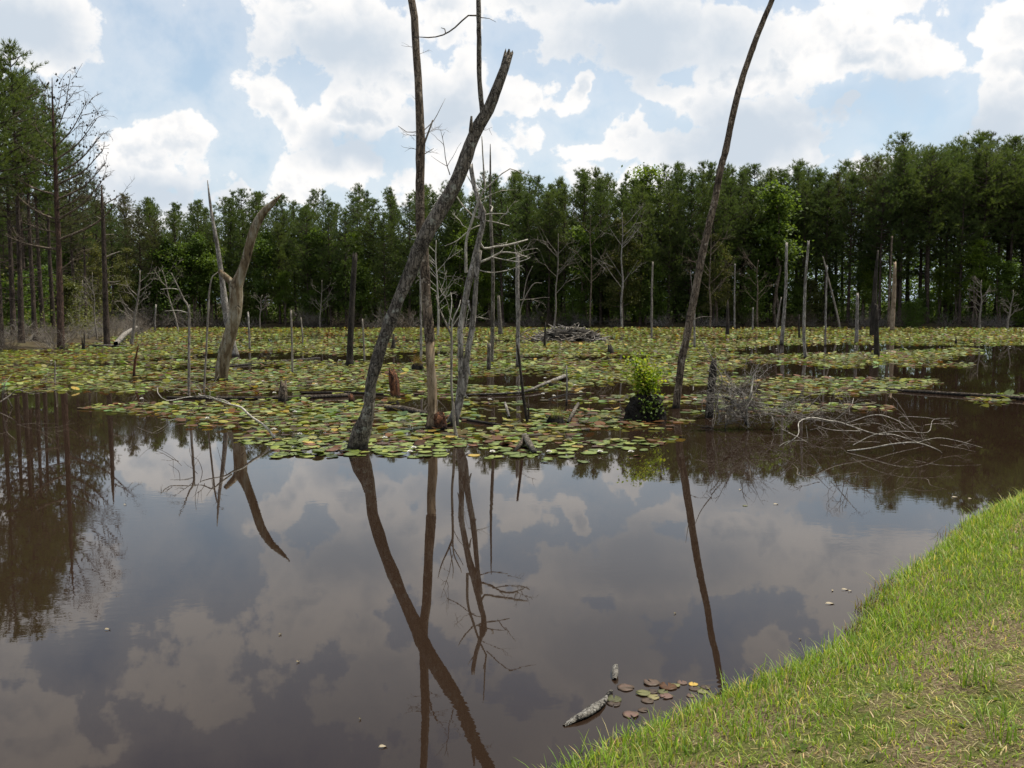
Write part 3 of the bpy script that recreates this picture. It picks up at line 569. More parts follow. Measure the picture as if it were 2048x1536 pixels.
snag('broken_post', 'dark broken post standing in the tangle of brushwood', 'post', [(1419, 835, 17), (1420, 806, 15), (1424, 757, 15), (1427, 735, 14), (1428, 722, 10)], M['dark'], jag=1.6)
snag('stump', 'short dark cut stump standing against the floating log', 'stump', [(566, 802, 19), (566, 785, 17), (567, 763, 12)], M['bark_brown'])
snag('rotten_stump', 'leaning red brown rotten stump with a jagged top', 'stump', [(791, 797, 20), (788, 767, 21), (786, 752, 18), (783, 740, 10)], M['red'], jag=1.6)
for k, (lab, T, mt) in enumerate([
  ('thin grey stake between the forked tree and the dark snag', [(585, 747, 4.5), (584, 684, 4), (582, 622, 3.5)], 'twig'), ('slight stake far behind the thin grey stake', [(606, 689, 3.5), (604, 660, 3), (602, 635, 2)], 'twig'),
  ('crooked stake just right of the forked trunk', [(499.5, 700, 4), (498, 660, 3.5), (496, 624, 3)], 'silver'), ('thin grey stake beside the dark snag', [(729, 723, 4), (727, 680, 3.5), (725, 638, 3)], 'twig'),
  ('tall thin pole rising out of the small orange tussock', [(842, 726, 5), (842, 660, 4.5), (841, 576, 4), (841, 540, 2)], 'silver'), ('small cone shaped grey stump in the far pads', [(786, 698, 12), (787, 684, 6), (787, 668, 3.5)], 'dark'),
  ('dark squat stump in the pads behind the shrub island', [(1222, 708, 15), (1221, 700, 12), (1219, 691, 7)], 'dark'), ('thick grey snag short of the far shore behind the thin snag', [(1001, 669, 10), (999, 630, 8), (997, 593, 5)], 'bark'),
  ('dark stake in front of the heap of sticks', [(1089, 693, 5), (1090, 670, 4), (1091, 645, 2.5)], 'dark'), ('tall thin crooked snag behind the shrub island', [(1303, 677, 4), (1303.5, 621, 4), (1304, 570, 3.5), (1305.5, 524, 3)], 'twig'),
  ('pale split stake just behind the bent pole', [(1389, 696, 5), (1389, 650, 4), (1389, 612, 2.5)], 'silver'), ('spike topped dark snag right of the bent pole', [(1454.6, 670, 8), (1455, 627, 6), (1455.6, 600, 1.5)], 'dark'),
  ('thin pale pole on the far shore right of the bent pole', [(1469, 656, 3.5), (1469, 600, 3), (1470, 528, 2.5)], 'silver'), ('short stake with a crosspiece on the far pads', [(1505, 662, 3.5), (1505.5, 640, 3), (1506, 615, 2.5)], 'silver'),
  ('thin slanting pole at the far shore', [(1553, 658, 3.5), (1556, 630, 3), (1562.6, 595, 2)], 'twig'), ('double topped grey snag at the head of the open channel', [(1563, 689, 8), (1566, 655, 7), (1570, 600, 6), (1572, 560, 5.5), (1573, 487, 5)], 'silver'),
  ('tall slender grey snag standing in the right pad strip', [(1610.5, 716, 7), (1608, 680, 6), (1608, 644, 5.5), (1611, 559, 5), (1617, 482, 4)], 'silver'), ('thin snag between the slender snag and the split trunk', [(1650.5, 692, 4), (1651, 650, 3.8), (1652, 600, 3.5), (1654, 531, 2.5)], 'silver'),
  ('thin pole leaning left at the far shore', [(1680, 657, 4), (1670, 610, 3.5), (1657, 559, 3), (1646, 513, 2)], 'twig'), ('blunt pale snag standing in the dark channel', [(1712.6, 687, 7.5), (1714, 640, 6), (1715, 588, 5.5)], 'silver'),
  ('thick dark split trunk on the far pads', [(1746, 672, 13), (1747, 640, 12), (1749, 590, 9), (1752, 542, 6), (1756, 501, 3)], 'dark'), ('dark post at the tip of the right pad strip', [(1753.6, 713, 12), (1753, 670, 9), (1753, 610, 6)], 'dark'),
  ('tall ragged tan snag at the far waterline', [(1784, 660, 9), (1786, 620, 8.5), (1788, 580, 7.5), (1790, 526, 5)], 'bare'), ('thin dead pole behind the ragged tan snag', [(1777, 656, 4.5), (1778, 600, 4), (1781, 540, 3.5), (1784, 473, 3)], 'bark_brown'),
  ('short dark stake left of the slender grey snag', [(1598.5, 676, 4), (1598, 655, 3.5), (1598, 630, 3)], 'dark'), ('small dark stub in the strip of pads at the right', [(1912, 687, 5), (1912, 680, 3), (1912, 674, 1.5)], 'dark'),
  ('thin grey stick rising from the middle of the pads', [(1133, 811, 4), (1134, 767, 3.5), (1133, 730, 2)], 'silver'), ('small red brown stub by the end of the floating log', [(703, 806, 13), (703, 798, 12), (701, 791, 8)], 'red'),
  ('dark stake pair by the left waterline', [(165, 700, 3.5), (165, 690, 3), (164, 676, 2)], 'dark'), ('thin dark stake beside the left pines', [(168.5, 700, 3.5), (168.5, 685, 3), (168.5, 662, 2)], 'dark'), ('rusty thin stake in the left pads', [(268, 752, 5), (270, 725, 4.5), (277, 690, 2)], 'red'), ('thin stake in the pads near the left bank', [(110, 768, 3), (110, 745, 2.5), (110, 722, 1.5)], 'twig'),
  ('pale bent stub on the far left shore', [(310, 660, 3.5), (310, 640, 3), (312, 610, 3)], 'silver'), ('thin pole left of the forked trunk', [(408, 785, 4), (412, 710, 3.5), (417, 614, 3.5), (419, 580, 3), (425, 553, 2), (436, 544, 1)], 'twig')]):
    snag('snag', lab, 'snag', T, M[mt], foot=1.1)
snag('dead_sapling', 'thin grey dead sapling with a long slanting top in the left pads', 'dead sapling', [(378, 792, 5), (378, 700, 4.5), (378, 621, 4), (368, 600, 3), (359, 580, 2.5), (343, 546, 1.5)], M['twig'], [[(359, 580, 2), (345, 577, 1.6), (326, 579, .8)], [(376, 626, 2), (355, 621, 1.6), (330, 622, .8)], [(378, 624, 2.5), (382, 610, 2)]], M['pale'])
# far-shore bare saplings
def sapling(px, py, ty, w_, lean, label, mt='silver', seed=0, nb=6):
    global rng; rng = np.random.default_rng(900 + seed); H = py - ty
    T = [(px + lean * f + rng.uniform(-2, 2), py - H * f, max(.8, w_ * (1 - .75 * f))) for f in np.linspace(0, 1, 6)]; T[0] = (px, py, w_)
    w_ *= .6; B = []; tw = []; nb = int(nb * 1.5)
    for k in range(nb):
        f = rng.uniform(.3, .9); sx_ = rng.choice([-1, 1]); L = rng.uniform(.14, .3) * H
        x0, y0 = px + lean * f, py - H * f; B.append([(x0, y0, w_ * .42), (x0 + sx_ * L * .45 + rng.normal() * 3, y0 - L * .5, w_ * .3), (x0 + sx_ * L * .8, y0 - L * 1.2, w_ * .12)]); tw.append((x0 + sx_ * L * .45, y0 - L * .5, sx_, .6, L * .8, w_ * .3, 2))
    snag('bare_sapling', label, 'bare sapling', T, M[mt], B, None, tw, jag=.3, lump=0)
for k, (px, py, ty, w_, le, lab, mt) in enumerate([(1244, 656, 425, 5, 0, 'tall white bare sapling against the dark far wood', 'silver'), (1108, 655, 467, 4, 10, 'slender pale bare sapling beside the heap of sticks', 'twig'), (876, 672, 480, 5, -4, 'white many branched dead sapling between the two big trunks', 'pale'), (263, 690, 540, 7, 18, 'pale forked dead sapling at the left shore', 'twig'), (152, 672, 560, 5, 15, 'pale leaning bare sapling behind the dead pine', 'twig'), (356, 660, 540, 4, -30, 'thin bare sapling leaning left on the far left shore', 'twig'), (1960, 657, 560, 4.5, 4, 'grey bare shrub with spreading stems on the right far shore', 'twig'), (2015, 658, 580, 4, 12, 'small bare sapling at the right end of the far shore', 'twig'), (1180, 655, 430, 4, 2, 'thin brown bare tree left of the white sapling', 'bark_brown'), (1515, 656, 520, 4, 0, 'brown thin trunk on the far shore behind the crosspiece stake', 'bark_brown'), (1420, 656, 460, 4, 2, 'thin brownish trunk right behind the bent pole', 'bark_brown'), (640, 656, 560, 3, 4, 'small bare sapling left of the dark snag', 'twig'), (520, 656, 590, 3, 3, 'small bare sapling right of the forked trunk', 'twig'), (195, 680, 545, 3, -12, 'thin twiggy sapling beside the dark bare snag', 'twig')]):
    sapling(px, py, ty, w_, le, lab, mt, k, 8 if k in (2, 6) else 6)
rng = np.random.default_rng(41)
snag('bare_snag', 'dark straight bare snag with short limb stubs at the left shore', 'snag', [(214, 692, 13), (213, 670, 11), (211, 600, 10), (208, 500, 8.5), (206, 440, 7), (204, 400, 5), (203, 370, 2)], M['pinebark'], [[(210, 515, 3), (222, 508, 2.5), (236, 502, 1)], [(208, 470, 2), (226, 468, 1)], [(206, 440, 2), (190, 432, .8)], [(212, 565, 2), (240, 562, .8)], [(210, 540, 2), (228, 533, .8)], [(206, 410, 2.5), (228, 396, 2), (243, 384, .8)]], M['twig'])
# the bare cone-bearing pine on the left shore
def cone_pine():
    D = 54; T = [(122, 694, 14), (121, 640, 12), (119, 560, 10.5), (117, 480, 9), (113, 400, 8), (111, 330, 6.5), (107, 260, 5), (105, 200, 3), (104, 155, 1)]
    B = []
    for (x0, y0, x1, y1, w_) in [(117, 480, 245, 395, 5), (116, 440, 215, 350, 4.5), (113, 400, 212, 325, 4), (112, 370, 208, 300, 4), (111, 350, 205, 262, 4), (111, 320, 190, 235, 3.5), (110, 295, 180, 200, 3), (108, 270, 145, 150, 2.5), (107, 240, 120, 120 + 40, 2), (107, 255, 88, 165, 2), (111, 335, 45, 300, 3), (113, 390, 20, 350, 4), (115, 440, 40, 395, 4), (117, 500, 10, 470, 4), (118, 540, 160, 500, 3), (110, 300, 70, 250, 2.5), (114, 420, 175, 380, 3), (116, 465, 60, 450, 3)]:
        cx1, cy1 = x0 + (x1 - x0) * .55, y0 + (y1 - y0) * .38; B.append([(x0, y0, w_), (cx1, cy1, w_ * .7), (x1, y1, .8)])
    tw = []
    for b in B:
        for f in (.35, .5, .62, .74, .84, .93):
            i = 0 if f < .5 else 1; t_ = f * 2 - i; x = b[i][0] + (b[i + 1][0] - b[i][0]) * t_; y = b[i][1] + (b[i + 1][1] - b[i][1]) * t_; s_ = 1 if b[2][0] > b[0][0] else -1
            tw.append((x, y, s_ * rng.uniform(.3, 1), rng.uniform(.2, 1.2), rng.uniform(22, 42), 1.3, 2))
    r = snag('dead_pine', 'bare dead pine with upswept limbs full of small dark cones', 'dead pine', T, M['pinebark_red'], B, M['bark_brown'], tw, D=D, jag=.3)
    v = np.array([(1, 0, 0), (-1, 0, 0), (0, 1, 0), (0, -1, 0), (0, 0, 1.5), (0, 0, -1.2)]) * .055; f = np.array([(0, 2, 4), (2, 1, 4), (1, 3, 4), (3, 0, 4), (2, 0, 5), (1, 2, 5), (3, 1, 5), (0, 3, 5)])
    mb = MB(); o0 = np.array(r.location)
    for t_ in tw:
        if t_[1] < 470:
            for k in range(rng.integers(1, 4)): mb.add(v * rng.uniform(.7, 1.3) + at(t_[0] + rng.uniform(-10, 12), t_[1] - rng.uniform(-6, 30), D + rng.uniform(-.5, .5)) - o0, f)
    link('cones', mb.mesh('cones', M['dark']), r, None, 'stuff')
cone_pine()

# ------------------------------------------------------------------ water lilies
def inpoly(px, py, poly):
    r = np.zeros(px.shape, bool); P = poly + [poly[0]]
    for (x0, y0), (x1, y1) in zip(P[:-1], P[1:]):
        c = (y0 > py) != (y1 > py); r ^= c & (px < (x1 - x0) * (py - y0) / ((y1 - y0) or 1e-9) + x0)
    return r
RAFTS = [[(-400, 655.5), (2500, 655.5), (2500, 690), (1900, 690), (1750, 687), (1540, 690), (1470, 703), (1480, 740), (1500, 755), (1420, 800), (1430, 850), (1390, 872), (1340, 885), (1290, 905), (1250, 925), (1190, 938), (1100, 930), (1000, 916), (900, 912), (800, 917), (720, 908), (640, 917), (560, 918), (525, 905), (560, 880), (600, 860), (520, 852), (440, 850), (340, 845), (300, 832), (150, 822), (160, 813), (260, 800), (330, 790), (100, 785), (-400, 790)],
  [(1470, 705), (1960, 697), (1960, 706), (1860, 724), (1700, 735), (1600, 728), (1480, 722)], [(1800, 728), (1960, 728), (1930, 735), (1790, 733)], [(1400, 775), (1560, 752), (1850, 757), (1880, 769), (1700, 795), (1480, 800), (1400, 805)],
  [(1450, 808), (1700, 802), (1800, 818), (1760, 828), (1500, 832), (1430, 830)], [(1430, 838), (1610, 838), (1560, 852), (1430, 858)], [(1920, 792), (2400, 780), (2400, 812), (1950, 803)], [(470, 868), (560, 868), (560, 892), (470, 888)], [(440, 848), (560, 845), (560, 866), (350, 857)]]
HOLES = [(640, 716, 130, 6), (800, 720, 45, 7), (430, 737, 130, 4), (850, 812, 65, 13), (1060, 790, 130, 6), (1240, 775, 120, 5), (1000, 832, 45, 9), (960, 850, 40, 6), (1290, 868, 110, 8), (1180, 716, 150, 3), (330, 760, 110, 3), (700, 795, 90, 5), (150, 792, 160, 5), (1600, 702, 140, 4), (1470, 745, 60, 4), (560, 795, 200, 4), (1010, 768, 60, 4), (240, 800, 110, 4)]
TRUNKS = [np.array(o.location)[:2] for o in C.objects if o.parent is None and o.get('category') in ('dead tree', 'snag', 'stump', 'post')]
def padfield(D0, D1, pitch, seed):
    global rng; rng = np.random.default_rng(seed); W_ = D1 * .72
    gx_, gy_ = np.meshgrid(np.arange(-W_, W_, pitch), np.arange(D0, D1, pitch)); x = gx_.ravel() + rng.uniform(-.5, .5, gx_.size) * pitch * 1.2; y = gy_.ravel() + rng.uniform(-.5, .5, gx_.size) * pitch * 1.2
    px, py = topx(np.stack([x, y, 0 * x], -1)); wob = (fbm(x * .9, y * .9, 55) - .5)
    pyw = py + wob * 16 * np.clip(25 / y, .15, 1); pxw = px + (fbm(x * .7 + 9, y * .7, 56) - .5) * 60
    ok = np.zeros(x.shape, bool)
    for r in RAFTS: ok |= inpoly(pxw, pyw, r)
    hole = np.zeros(x.shape)
    for (hx, hy, rx, ry) in HOLES: hole = np.maximum(hole, 1.6 - ((pxw - hx) / rx) ** 2 - ((pyw - hy) / ry) ** 2)
    streak = fbm(x * .22 + 3, y * .55, 60) ; cover = .76 - .76 * np.clip((streak - .51) * 6, 0, 1) - np.clip(hole * 1.8, 0, .97)
    ok &= rng.random(x.size) < cover
    ok &= (y < FAR(x) - .3) & (x > LEFT(y) + .3)
    for t_ in TRUNKS: ok &= (x - t_[0]) ** 2 + (y - t_[1]) ** 2 > .22 ** 2
    ok &= (px > -300) & (px < 2350); return x[ok], y[ok], streak[ok], px[ok], py[ok]
def padcols(x, y, n, fade=0.):
    c = np.tile(PADCOL['green'], (n, 1)) * rng.uniform(.45, 1.6, (n, 1)); c[:, 0] *= rng.uniform(.75, 1.4, n); c[:, 2] *= rng.uniform(.6, 2.0, n)
    k = rng.random(n) + (fbm(x * .5, y * .5, 70) - .5) * 1.1
    redm = k > .76; c[redm] = np.array(PADCOL['red']) * rng.uniform(.5, 1.9, (redm.sum(), 1))
    yel = (rng.random(n) < .045); c[yel] = np.array(PADCOL['yellow']) * rng.uniform(.6, 1.2, (yel.sum(), 1))
    br = rng.random(n) < .14; c[br] = np.array((.085, .065, .022)) * rng.uniform(.5, 1.5, (br.sum(), 1))
    pale = (rng.random(n) < .06); c[pale] = np.array((.30, .33, .11)) * rng.uniform(.7, 1.15, (pale.sum(), 1))
    return c, redm, yel
def pads_mesh(name, x, y, r, tilt, z, col, seg):
    n = len(x); a0 = rng.uniform(0, 6.283, n)[:, None]; gap = .16
    a = a0 + np.linspace(gap, 2 * np.pi - gap, seg)[None]; rr = r[:, None] * (1 + rng.uniform(-.07, .07, (n, seg)))
    lx, ly = np.cos(a) * rr, np.sin(a) * rr
    ta = rng.uniform(0, 6.283, n)[:, None]; sl_ = np.tan(tilt)[:, None]
    curl = (rng.random((n, 1)) ** 6) * .5
    dz = (lx * np.cos(ta) + ly * np.sin(ta)) * sl_ + curl * np.abs(-lx * np.sin(ta) + ly * np.cos(ta))
    V = np.stack([x[:, None] + lx, y[:, None] + ly, z[:, None] + dz + sl_ * r[:, None]], -1)
    ctr = np.stack([x + 0 * r, y, z + sl_[:, 0] * r - .002], -1)[:, None]
    V = np.concatenate([ctr, V], 1); k = seg + 1; b = (np.arange(n) * k)[:, None, None]; i = np.arange(1, seg)
    T = (np.stack([0 * i, i, i + 1], -1)[None] + b).reshape(-1, 3)
    return mesh_np(name, V.reshape(-1, 3), T, True, M['pad'], np.repeat(col, k, 0))
def tilts(n, k): return np.clip(np.abs(rng.standard_normal(n)) * k * (rng.random(n) < .42), 0, .5)
x, y, st, px, py = padfield(13.0, 34, .165, 61); n = len(x)
edge = np.argsort(y + 100 * ((px < 0) | (px > 2048) | (x > 6.0) & (y < 15)))[:270]; rest = np.setdiff1d(np.arange(n), edge)
c, redm, yel = padcols(x, y, n); r = rng.uniform(.055, .132, n)
o = link('lily_pads', pads_mesh('lily_pads_near', x[rest], y[rest], r[rest], tilts(len(rest), .15), .006 + .035 * rng.random(len(rest)) ** 2, c[rest], 13), kind='stuff'); tag(o, 'dense floating mass of green and rusty lily pads around the dead trunks', 'lily pads')
x2, y2, *_ = padfield(34, 62, .20, 62); n2 = len(x2); c2, *_ = padcols(x2, y2, n2)
o = link('lily_pads', pads_mesh('lily_pads_middle', x2, y2, rng.uniform(.07, .14, n2), tilts(n2, .20), .006 + .05 * rng.random(n2) ** 2, c2, 9), kind='stuff'); tag(o, 'mass of lily pads spreading behind the big dead trunks', 'lily pads')
x3, y3, *_ = padfield(62, 119, .28, 63); n3 = len(x3); c3, *_ = padcols(x3, y3, n3)
o = link('lily_pads', pads_mesh('lily_pads_far', x3, y3, rng.uniform(.085, .15, n3), tilts(n3, .27), .006 + .08 * rng.random(n3) ** 2, c3, 7), kind='stuff'); tag(o, 'far mass of lily pads reaching to the wooded shore', 'lily pads')
# the pads of the front edge, one by one
PADM = {}
rng = np.random.default_rng(64)
for k in ('green', 'yellow', 'red', 'pink', 'olive'):
    for v in range(5):
        seg = 22; a = np.linspace(.10 + .1 * v % .3, 2 * np.pi - .12, seg); rr = .12 * (1 + .05 * np.sin(a * 3 + v) + .03 * np.sin(a * 7 + 2 * v) + rng.uniform(-.02, .02, seg))
        cu = (.0, .05, .1, .22, .4)[v]
        ring = lambda f, lift: np.stack([np.cos(a) * rr * f, np.sin(a) * rr * f, lift + cu * np.maximum(0, np.cos(a - 1)) * .12 * f * f], -1)
        V = np.concatenate([[[0, 0, .004]], ring(.6, .004), ring(1, .007 + .004 * np.sin(a * 4)), ring(.96, -.001)])
        i = np.arange(seg - 1); T = np.stack([0 * i, 1 + i, 2 + i], -1); Q = np.concatenate([np.stack([1 + j * seg + i, 1 + (j + 1) * seg + i, 2 + (j + 1) * seg + i, 2 + j * seg + i], -1) for j in (0, 1)])
        PADM[k, v] = mesh_np('lily_pad_' + k, V, [T, Q], True, M['pad_' + k])
PL = {'green': 'round green lily pad floating at the front edge', 'yellow': 'yellowing lily pad at the front edge', 'red': 'rusty brown lily pad at the front edge'}
for i in edge:
    k = 'red' if redm[i] and rng.random() < .7 else 'yellow' if yel[i] else 'green'; v = int(rng.choice([0, 0, 1, 1, 2, 3, 4]))
    o = link('lily_pad', PADM[k, v], None, (x[i], y[i], .003 + .012 * rng.random())); o.scale = (r[i] / .115,) * 3; o.rotation_euler = (rng.normal() * .03, rng.normal() * .03, rng.uniform(0, 6.28))
    qx = px[i]; tag(o, PL[k] + (' near the fallen branch' if qx < 640 else ' by the leaning trunk' if qx < 800 else ' by the straight trunk' if qx < 960 else ' by the grey wedge' if qx < 1150 else ' below the shrub island'), 'lily pad', 'lily pads along the front edge')
for px, py, k, w_ in [(1228, 1399, 'olive', 30), (1228, 1408, 'pink', 26), (1251, 1376, 'pink', 33), (1303, 1366, 'pink', 32), (1286, 1387, 'olive', 29), (1306, 1384, 'pink', 20), (1336, 1374, 'red', 34), (1350, 1372, 'olive', 20), (1326, 1385, 'olive', 21), (1307, 1395, 'olive', 23), (1332, 1393, 'pink', 26), (1295, 1402, 'pink', 25), (1364, 1366, 'pink', 20), (1386, 1369, 'yellow', 18), (1411, 1375, 'pink', 20), (1405, 1384, 'olive', 20), (1388, 1378, 'pink', 20), (1381, 1392, 'pink', 16), (1261, 1430, 'pink', 31), (1286, 1421, 'pink', 20), (1240, 1486, 'red', 36), (1405, 1411, 'pink', 22), (1490, 1012, 'olive', 10)]:
    P = ground(px, py); o = link('lily_pad', PADM[k, int(rng.integers(0, 3))], None, (P[0], P[1], .002)); d_ = float(np.linalg.norm(P - [0, 0, HC])); o.scale = (w_ / FPX * d_ / .24 * .98,) * 3; o.rotation_euler[2] = rng.uniform(0, 6.28)
    tag(o, {'olive': 'small olive green lily pad in the shallows beside the grass bank', 'pink': 'small pinkish brown lily pad in the shallows beside the grass bank', 'red': 'small red lily pad in the shallows beside the grass bank', 'yellow': 'small yellow lily pad in the shallows beside the grass bank'}[k], 'lily pad', 'small lily pads by the bank')
# white flowers
def flower():
    b = MB()
    for ring_, (n_, el, L) in enumerate([(8, .35, .062), (7, .75, .055), (5, 1.15, .045)]):
        for k in range(n_):
            a = k * 6.283 / n_ + ring_ * .3; d = np.array([np.cos(a) * np.cos(el), np.sin(a) * np.cos(el), np.sin(el)]); s_ = np.array([-np.sin(a), np.cos(a), 0]) * .016
            b.add(np.array([[0, 0, 0], d * L * .55 + s_, d * L + [0, 0, .006], d * L * .55 - s_]), None, [[0, 1, 2, 3]])
    c_ = MB(); c_.tube([(0, 0, 0), (0, 0, .03)], [.012, .014], 8); return b.mesh('petals', M['petal']), c_.mesh('stamens', M['stamen'])
FL = flower(); rng = np.random.default_rng(66)
FP = [(820, 905), (770, 877), (828, 897), (1285, 832), (1262, 905), (1108, 793), (1150, 771), (1090, 757), (985, 905), (1098, 905), (1200, 905), (590, 825), (600, 870), (415, 838), (548, 860), (480, 720), (1460, 697), (1455, 698), (1540, 695), (1660, 755), (1690, 728), (1600, 726), (1720, 706), (1230, 690), (1010, 690), (1120, 700), (980, 800), (1390, 800)] + [(float(rng.uniform(-20, 2060)), float(rng.uniform(659, 700))) for _ in range(60)] + [(float(rng.uniform(100, 1400)), float(rng.uniform(700, 800))) for _ in range(26)]
for px, py in FP:
    P = ground(px, py, .03); r_ = thing('water_lily', tuple(P), 'white water lily in bloom among the pads', 'water lily', 'white water lilies', rng.uniform(0, 6), 1.0 if P[1] < 40 else 1.15); link('petals', FL[0], r_); link('stamens', FL[1], r_)

# ------------------------------------------------------------------ logs, brushwood, tussocks
def floating(name, label, cat, L, mat, zc=None, group=None, seg=10, jag=.6, lump=.06):
    """a log lying in the water: [(px,py,width)...] on the water plane"""
    P = np.array([ground(a, b) for a, b, *_ in L]); Rr = np.array([c_ * .5 / FPX * np.linalg.norm(p_ - [0, 0, HC]) for p_, (_, _, c_, *_) in zip(P, L)])
    P[:, 2] = Rr * .45 if zc is None else [q_[3] if len(q_) > 3 else zc for q_ in L]
    o0 = P.mean(0); o0[2] = 0; b = MB(); b.tube(P - o0, Rr, seg, .05, True, max(.15, Rr.max()), lump, jag); b.add([P[0] - o0], None, None)
    o = link(name, b.mesh(name, mat), None, tuple(o0)); return tag(o, label, cat, group)
rng = np.random.default_rng(81)
floating('floating_log', 'long dark floating log behind the cut stump', 'log', [(335, 797, 6), (450, 799, 8), (566, 799, 9), (640, 796, 9), (702, 793, 9)], M['bark_brown'])
floating('floating_log', 'second floating log behind the leaning trunk', 'log', [(600, 787, 5), (700, 787, 6), (760, 790, 6), (850, 790, 4)], M['bark_brown'])
floating('floating_log', 'grey brown log lying against the straight trunk', 'log', [(772, 818, 11), (800, 821, 14), (830, 826, 13), (858, 831, 9)], M['bark_brown'])
floating('floating_log', 'low log right of the twisted stems', 'log', [(915, 838, 6), (955, 845, 7), (1000, 852, 6), (1030, 858, 3)], M['bark_brown'])
floating('floating_log', 'long straight thin log crossing the open water at the right', 'log', [(1700, 774, 4), (1790, 782, 6), (1900, 790, 8), (2000, 797, 10), (2120, 806, 11)], M['bark_brown'])
floating('fallen_log', 'thin grey fallen log behind the twisted stems', 'log', [(930, 792, 4, .03), (1040, 788, 5, .05), (1090, 775, 6, .12), (1130, 758, 8, .10)], M['silver'], .05)
floating('fallen_log', 'dark low log in the far pads behind the straight trunk', 'log', [(760, 700, 3), (860, 694, 4), (950, 690, 4)], M['dark'])
floating('fallen_log', 'dark low log among the left far pads', 'log', [(420, 737, 4), (530, 727, 5), (640, 718, 5)], M['bark'])
floating('fallen_log', 'pale fallen log by the left shore', 'log', [(232, 694, 9, .2), (252, 682, 8, .55), (274, 672, 4, .8)], M['silver'], .2)
floating('fallen_log', 'long low grey log along the left shore', 'log', [(150, 692, 3), (210, 693, 5), (260, 695, 4)], M['silver'])
floating('wood_chunk', 'broken wedge of grey wood lying on the front pads', 'wood chunk', [(1049, 886, 12, .13), (1057, 897, 14, .12), (1070, 910, 9, .02)], M['bark'], .1)
floating('wood_chunk', 'dark split piece leaning against the grey wedge', 'wood chunk', [(1049, 888, 9, .12), (1040, 896, 8, .06), (1028, 904, 6, .0)], M['bark_brown'], .1)
floating('wood_chunk', 'tilted grey stick beside the grassy tussock', 'wood chunk', [(1136, 846, 6, .0), (1144, 838, 7, .10), (1156, 827, 7, .22)], M['bark'], .1)
floating('wood_chunk', 'short curved pale stick standing in the pads', 'wood chunk', [(1019, 836, 4, .02), (1014, 828, 5, .12), (1010, 822, 4, .2)], M['silver'], .1)
floating('fallen_log', 'thin half sunk pole beside the small dark tussock', 'log', [(1096, 800, 3), (1130, 790, 3), (1170, 788, 2)], M['bark'])
# stick in the shallows by the bank
floating('drift_stick', 'pale mottled stick floating in the shallows by the bank', 'stick', [(1128, 1452, 7, .0), (1150, 1442, 15, .008), (1168, 1434, 17, .012), (1190, 1420, 17, .012), (1203, 1410, 12, .008), (1212, 1396, 8, .0), (1222, 1384, 8, .006)], M['drift'], .01, lump=.16, seg=12)
floating('drift_stub', 'small knobbly wooden stub poking out of the shallows', 'stub', [(1229, 1360, 10, .0), (1230, 1353, 16, .02), (1231, 1343, 12, .03), (1230, 1337, 5, .02)], M['drift'], .02, lump=.2)
for k, (px, py, w_, a) in enumerate([(596, 1325, 9, .7), (215, 1260, 14, .1), (766, 1495, 22, .35), (1552, 1009, 14, .1), (1660, 1208, 24, .1), (1690, 1180, 18, .0), (1665, 1182, 12, 1), (1700, 1183, 10, .1), (560, 1270, 8, .3), (1600, 1280, 8, .3), (1910, 995, 16, .1), (1350, 1228, 7, .4), (720, 1440, 6, .2), (1480, 980, 8, .3), (250, 1010, 7, .2), (1940, 998, 10, 0), (1290, 1450, 10, .5), (1215, 1500, 12, .1)]):
    P = ground(px, py); d_ = np.linalg.norm(P - [0, 0, HC]); L = w_ / FPX * d_ * .8; t_ = np.linspace(0, 1, 7)[1:-1]; wv = np.sin(t_ * 3.14) * L * .17
    V = np.concatenate([[[-L / 2, 0, .004]], np.stack([(t_ - .5) * L, wv, .006 + .01 * np.sin(t_ * 5)], -1), [[L / 2, 0, .012]], np.stack([(t_[::-1] - .5) * L, -wv[::-1], .006 + 0 * wv], -1)])
    o = link('floating_leaf', mesh_np('floating_leaf', V, np.arange(len(V))[None], False, M['flotsam']), None, (P[0], P[1], .001)); o.rotation_euler[2] = a
    tag(o, 'small pale fallen leaf floating on the open water', 'leaf', 'leaves floating on the water')
# fallen branch in front of the left pads
def branchwork(name, label, cat, D, anchor, limbs, mat, tw=(), mats=None, depth=.35, thin=.6, twm='twig'):
    A = at(*anchor, D); A[2] = 0; root = thing(name, tuple(A), label, cat)
    for k, L in enumerate(limbs):
        P, Rr = pts_of(L, D); Rr = Rr * thin; P[1:, 2] += rng.normal(0, .012, len(P) - 1); dep = np.cumsum(rng.uniform(-depth, depth, len(P))); P[:, 1] += dep - dep[0]
        b = MB(); b.tube(P - A, Rr, 7, .05, True, .08, .04); link('branch', b.mesh('branch', (mats or {}).get(k, mat)), root)
    if tw:
        b = MB()
        for (px, py, dx, dy, ln, w_, dp) in tw: twigs_of(b, at(px, py, D) - A, (dx, rng.uniform(-.7, .7), dy), ln / FPX * D, w_ * .5 / FPX * D, dp)
        link('twigs', b.mesh('twigs', M[twm]), root, None, 'stuff')
    return root
rng = np.random.default_rng(83)
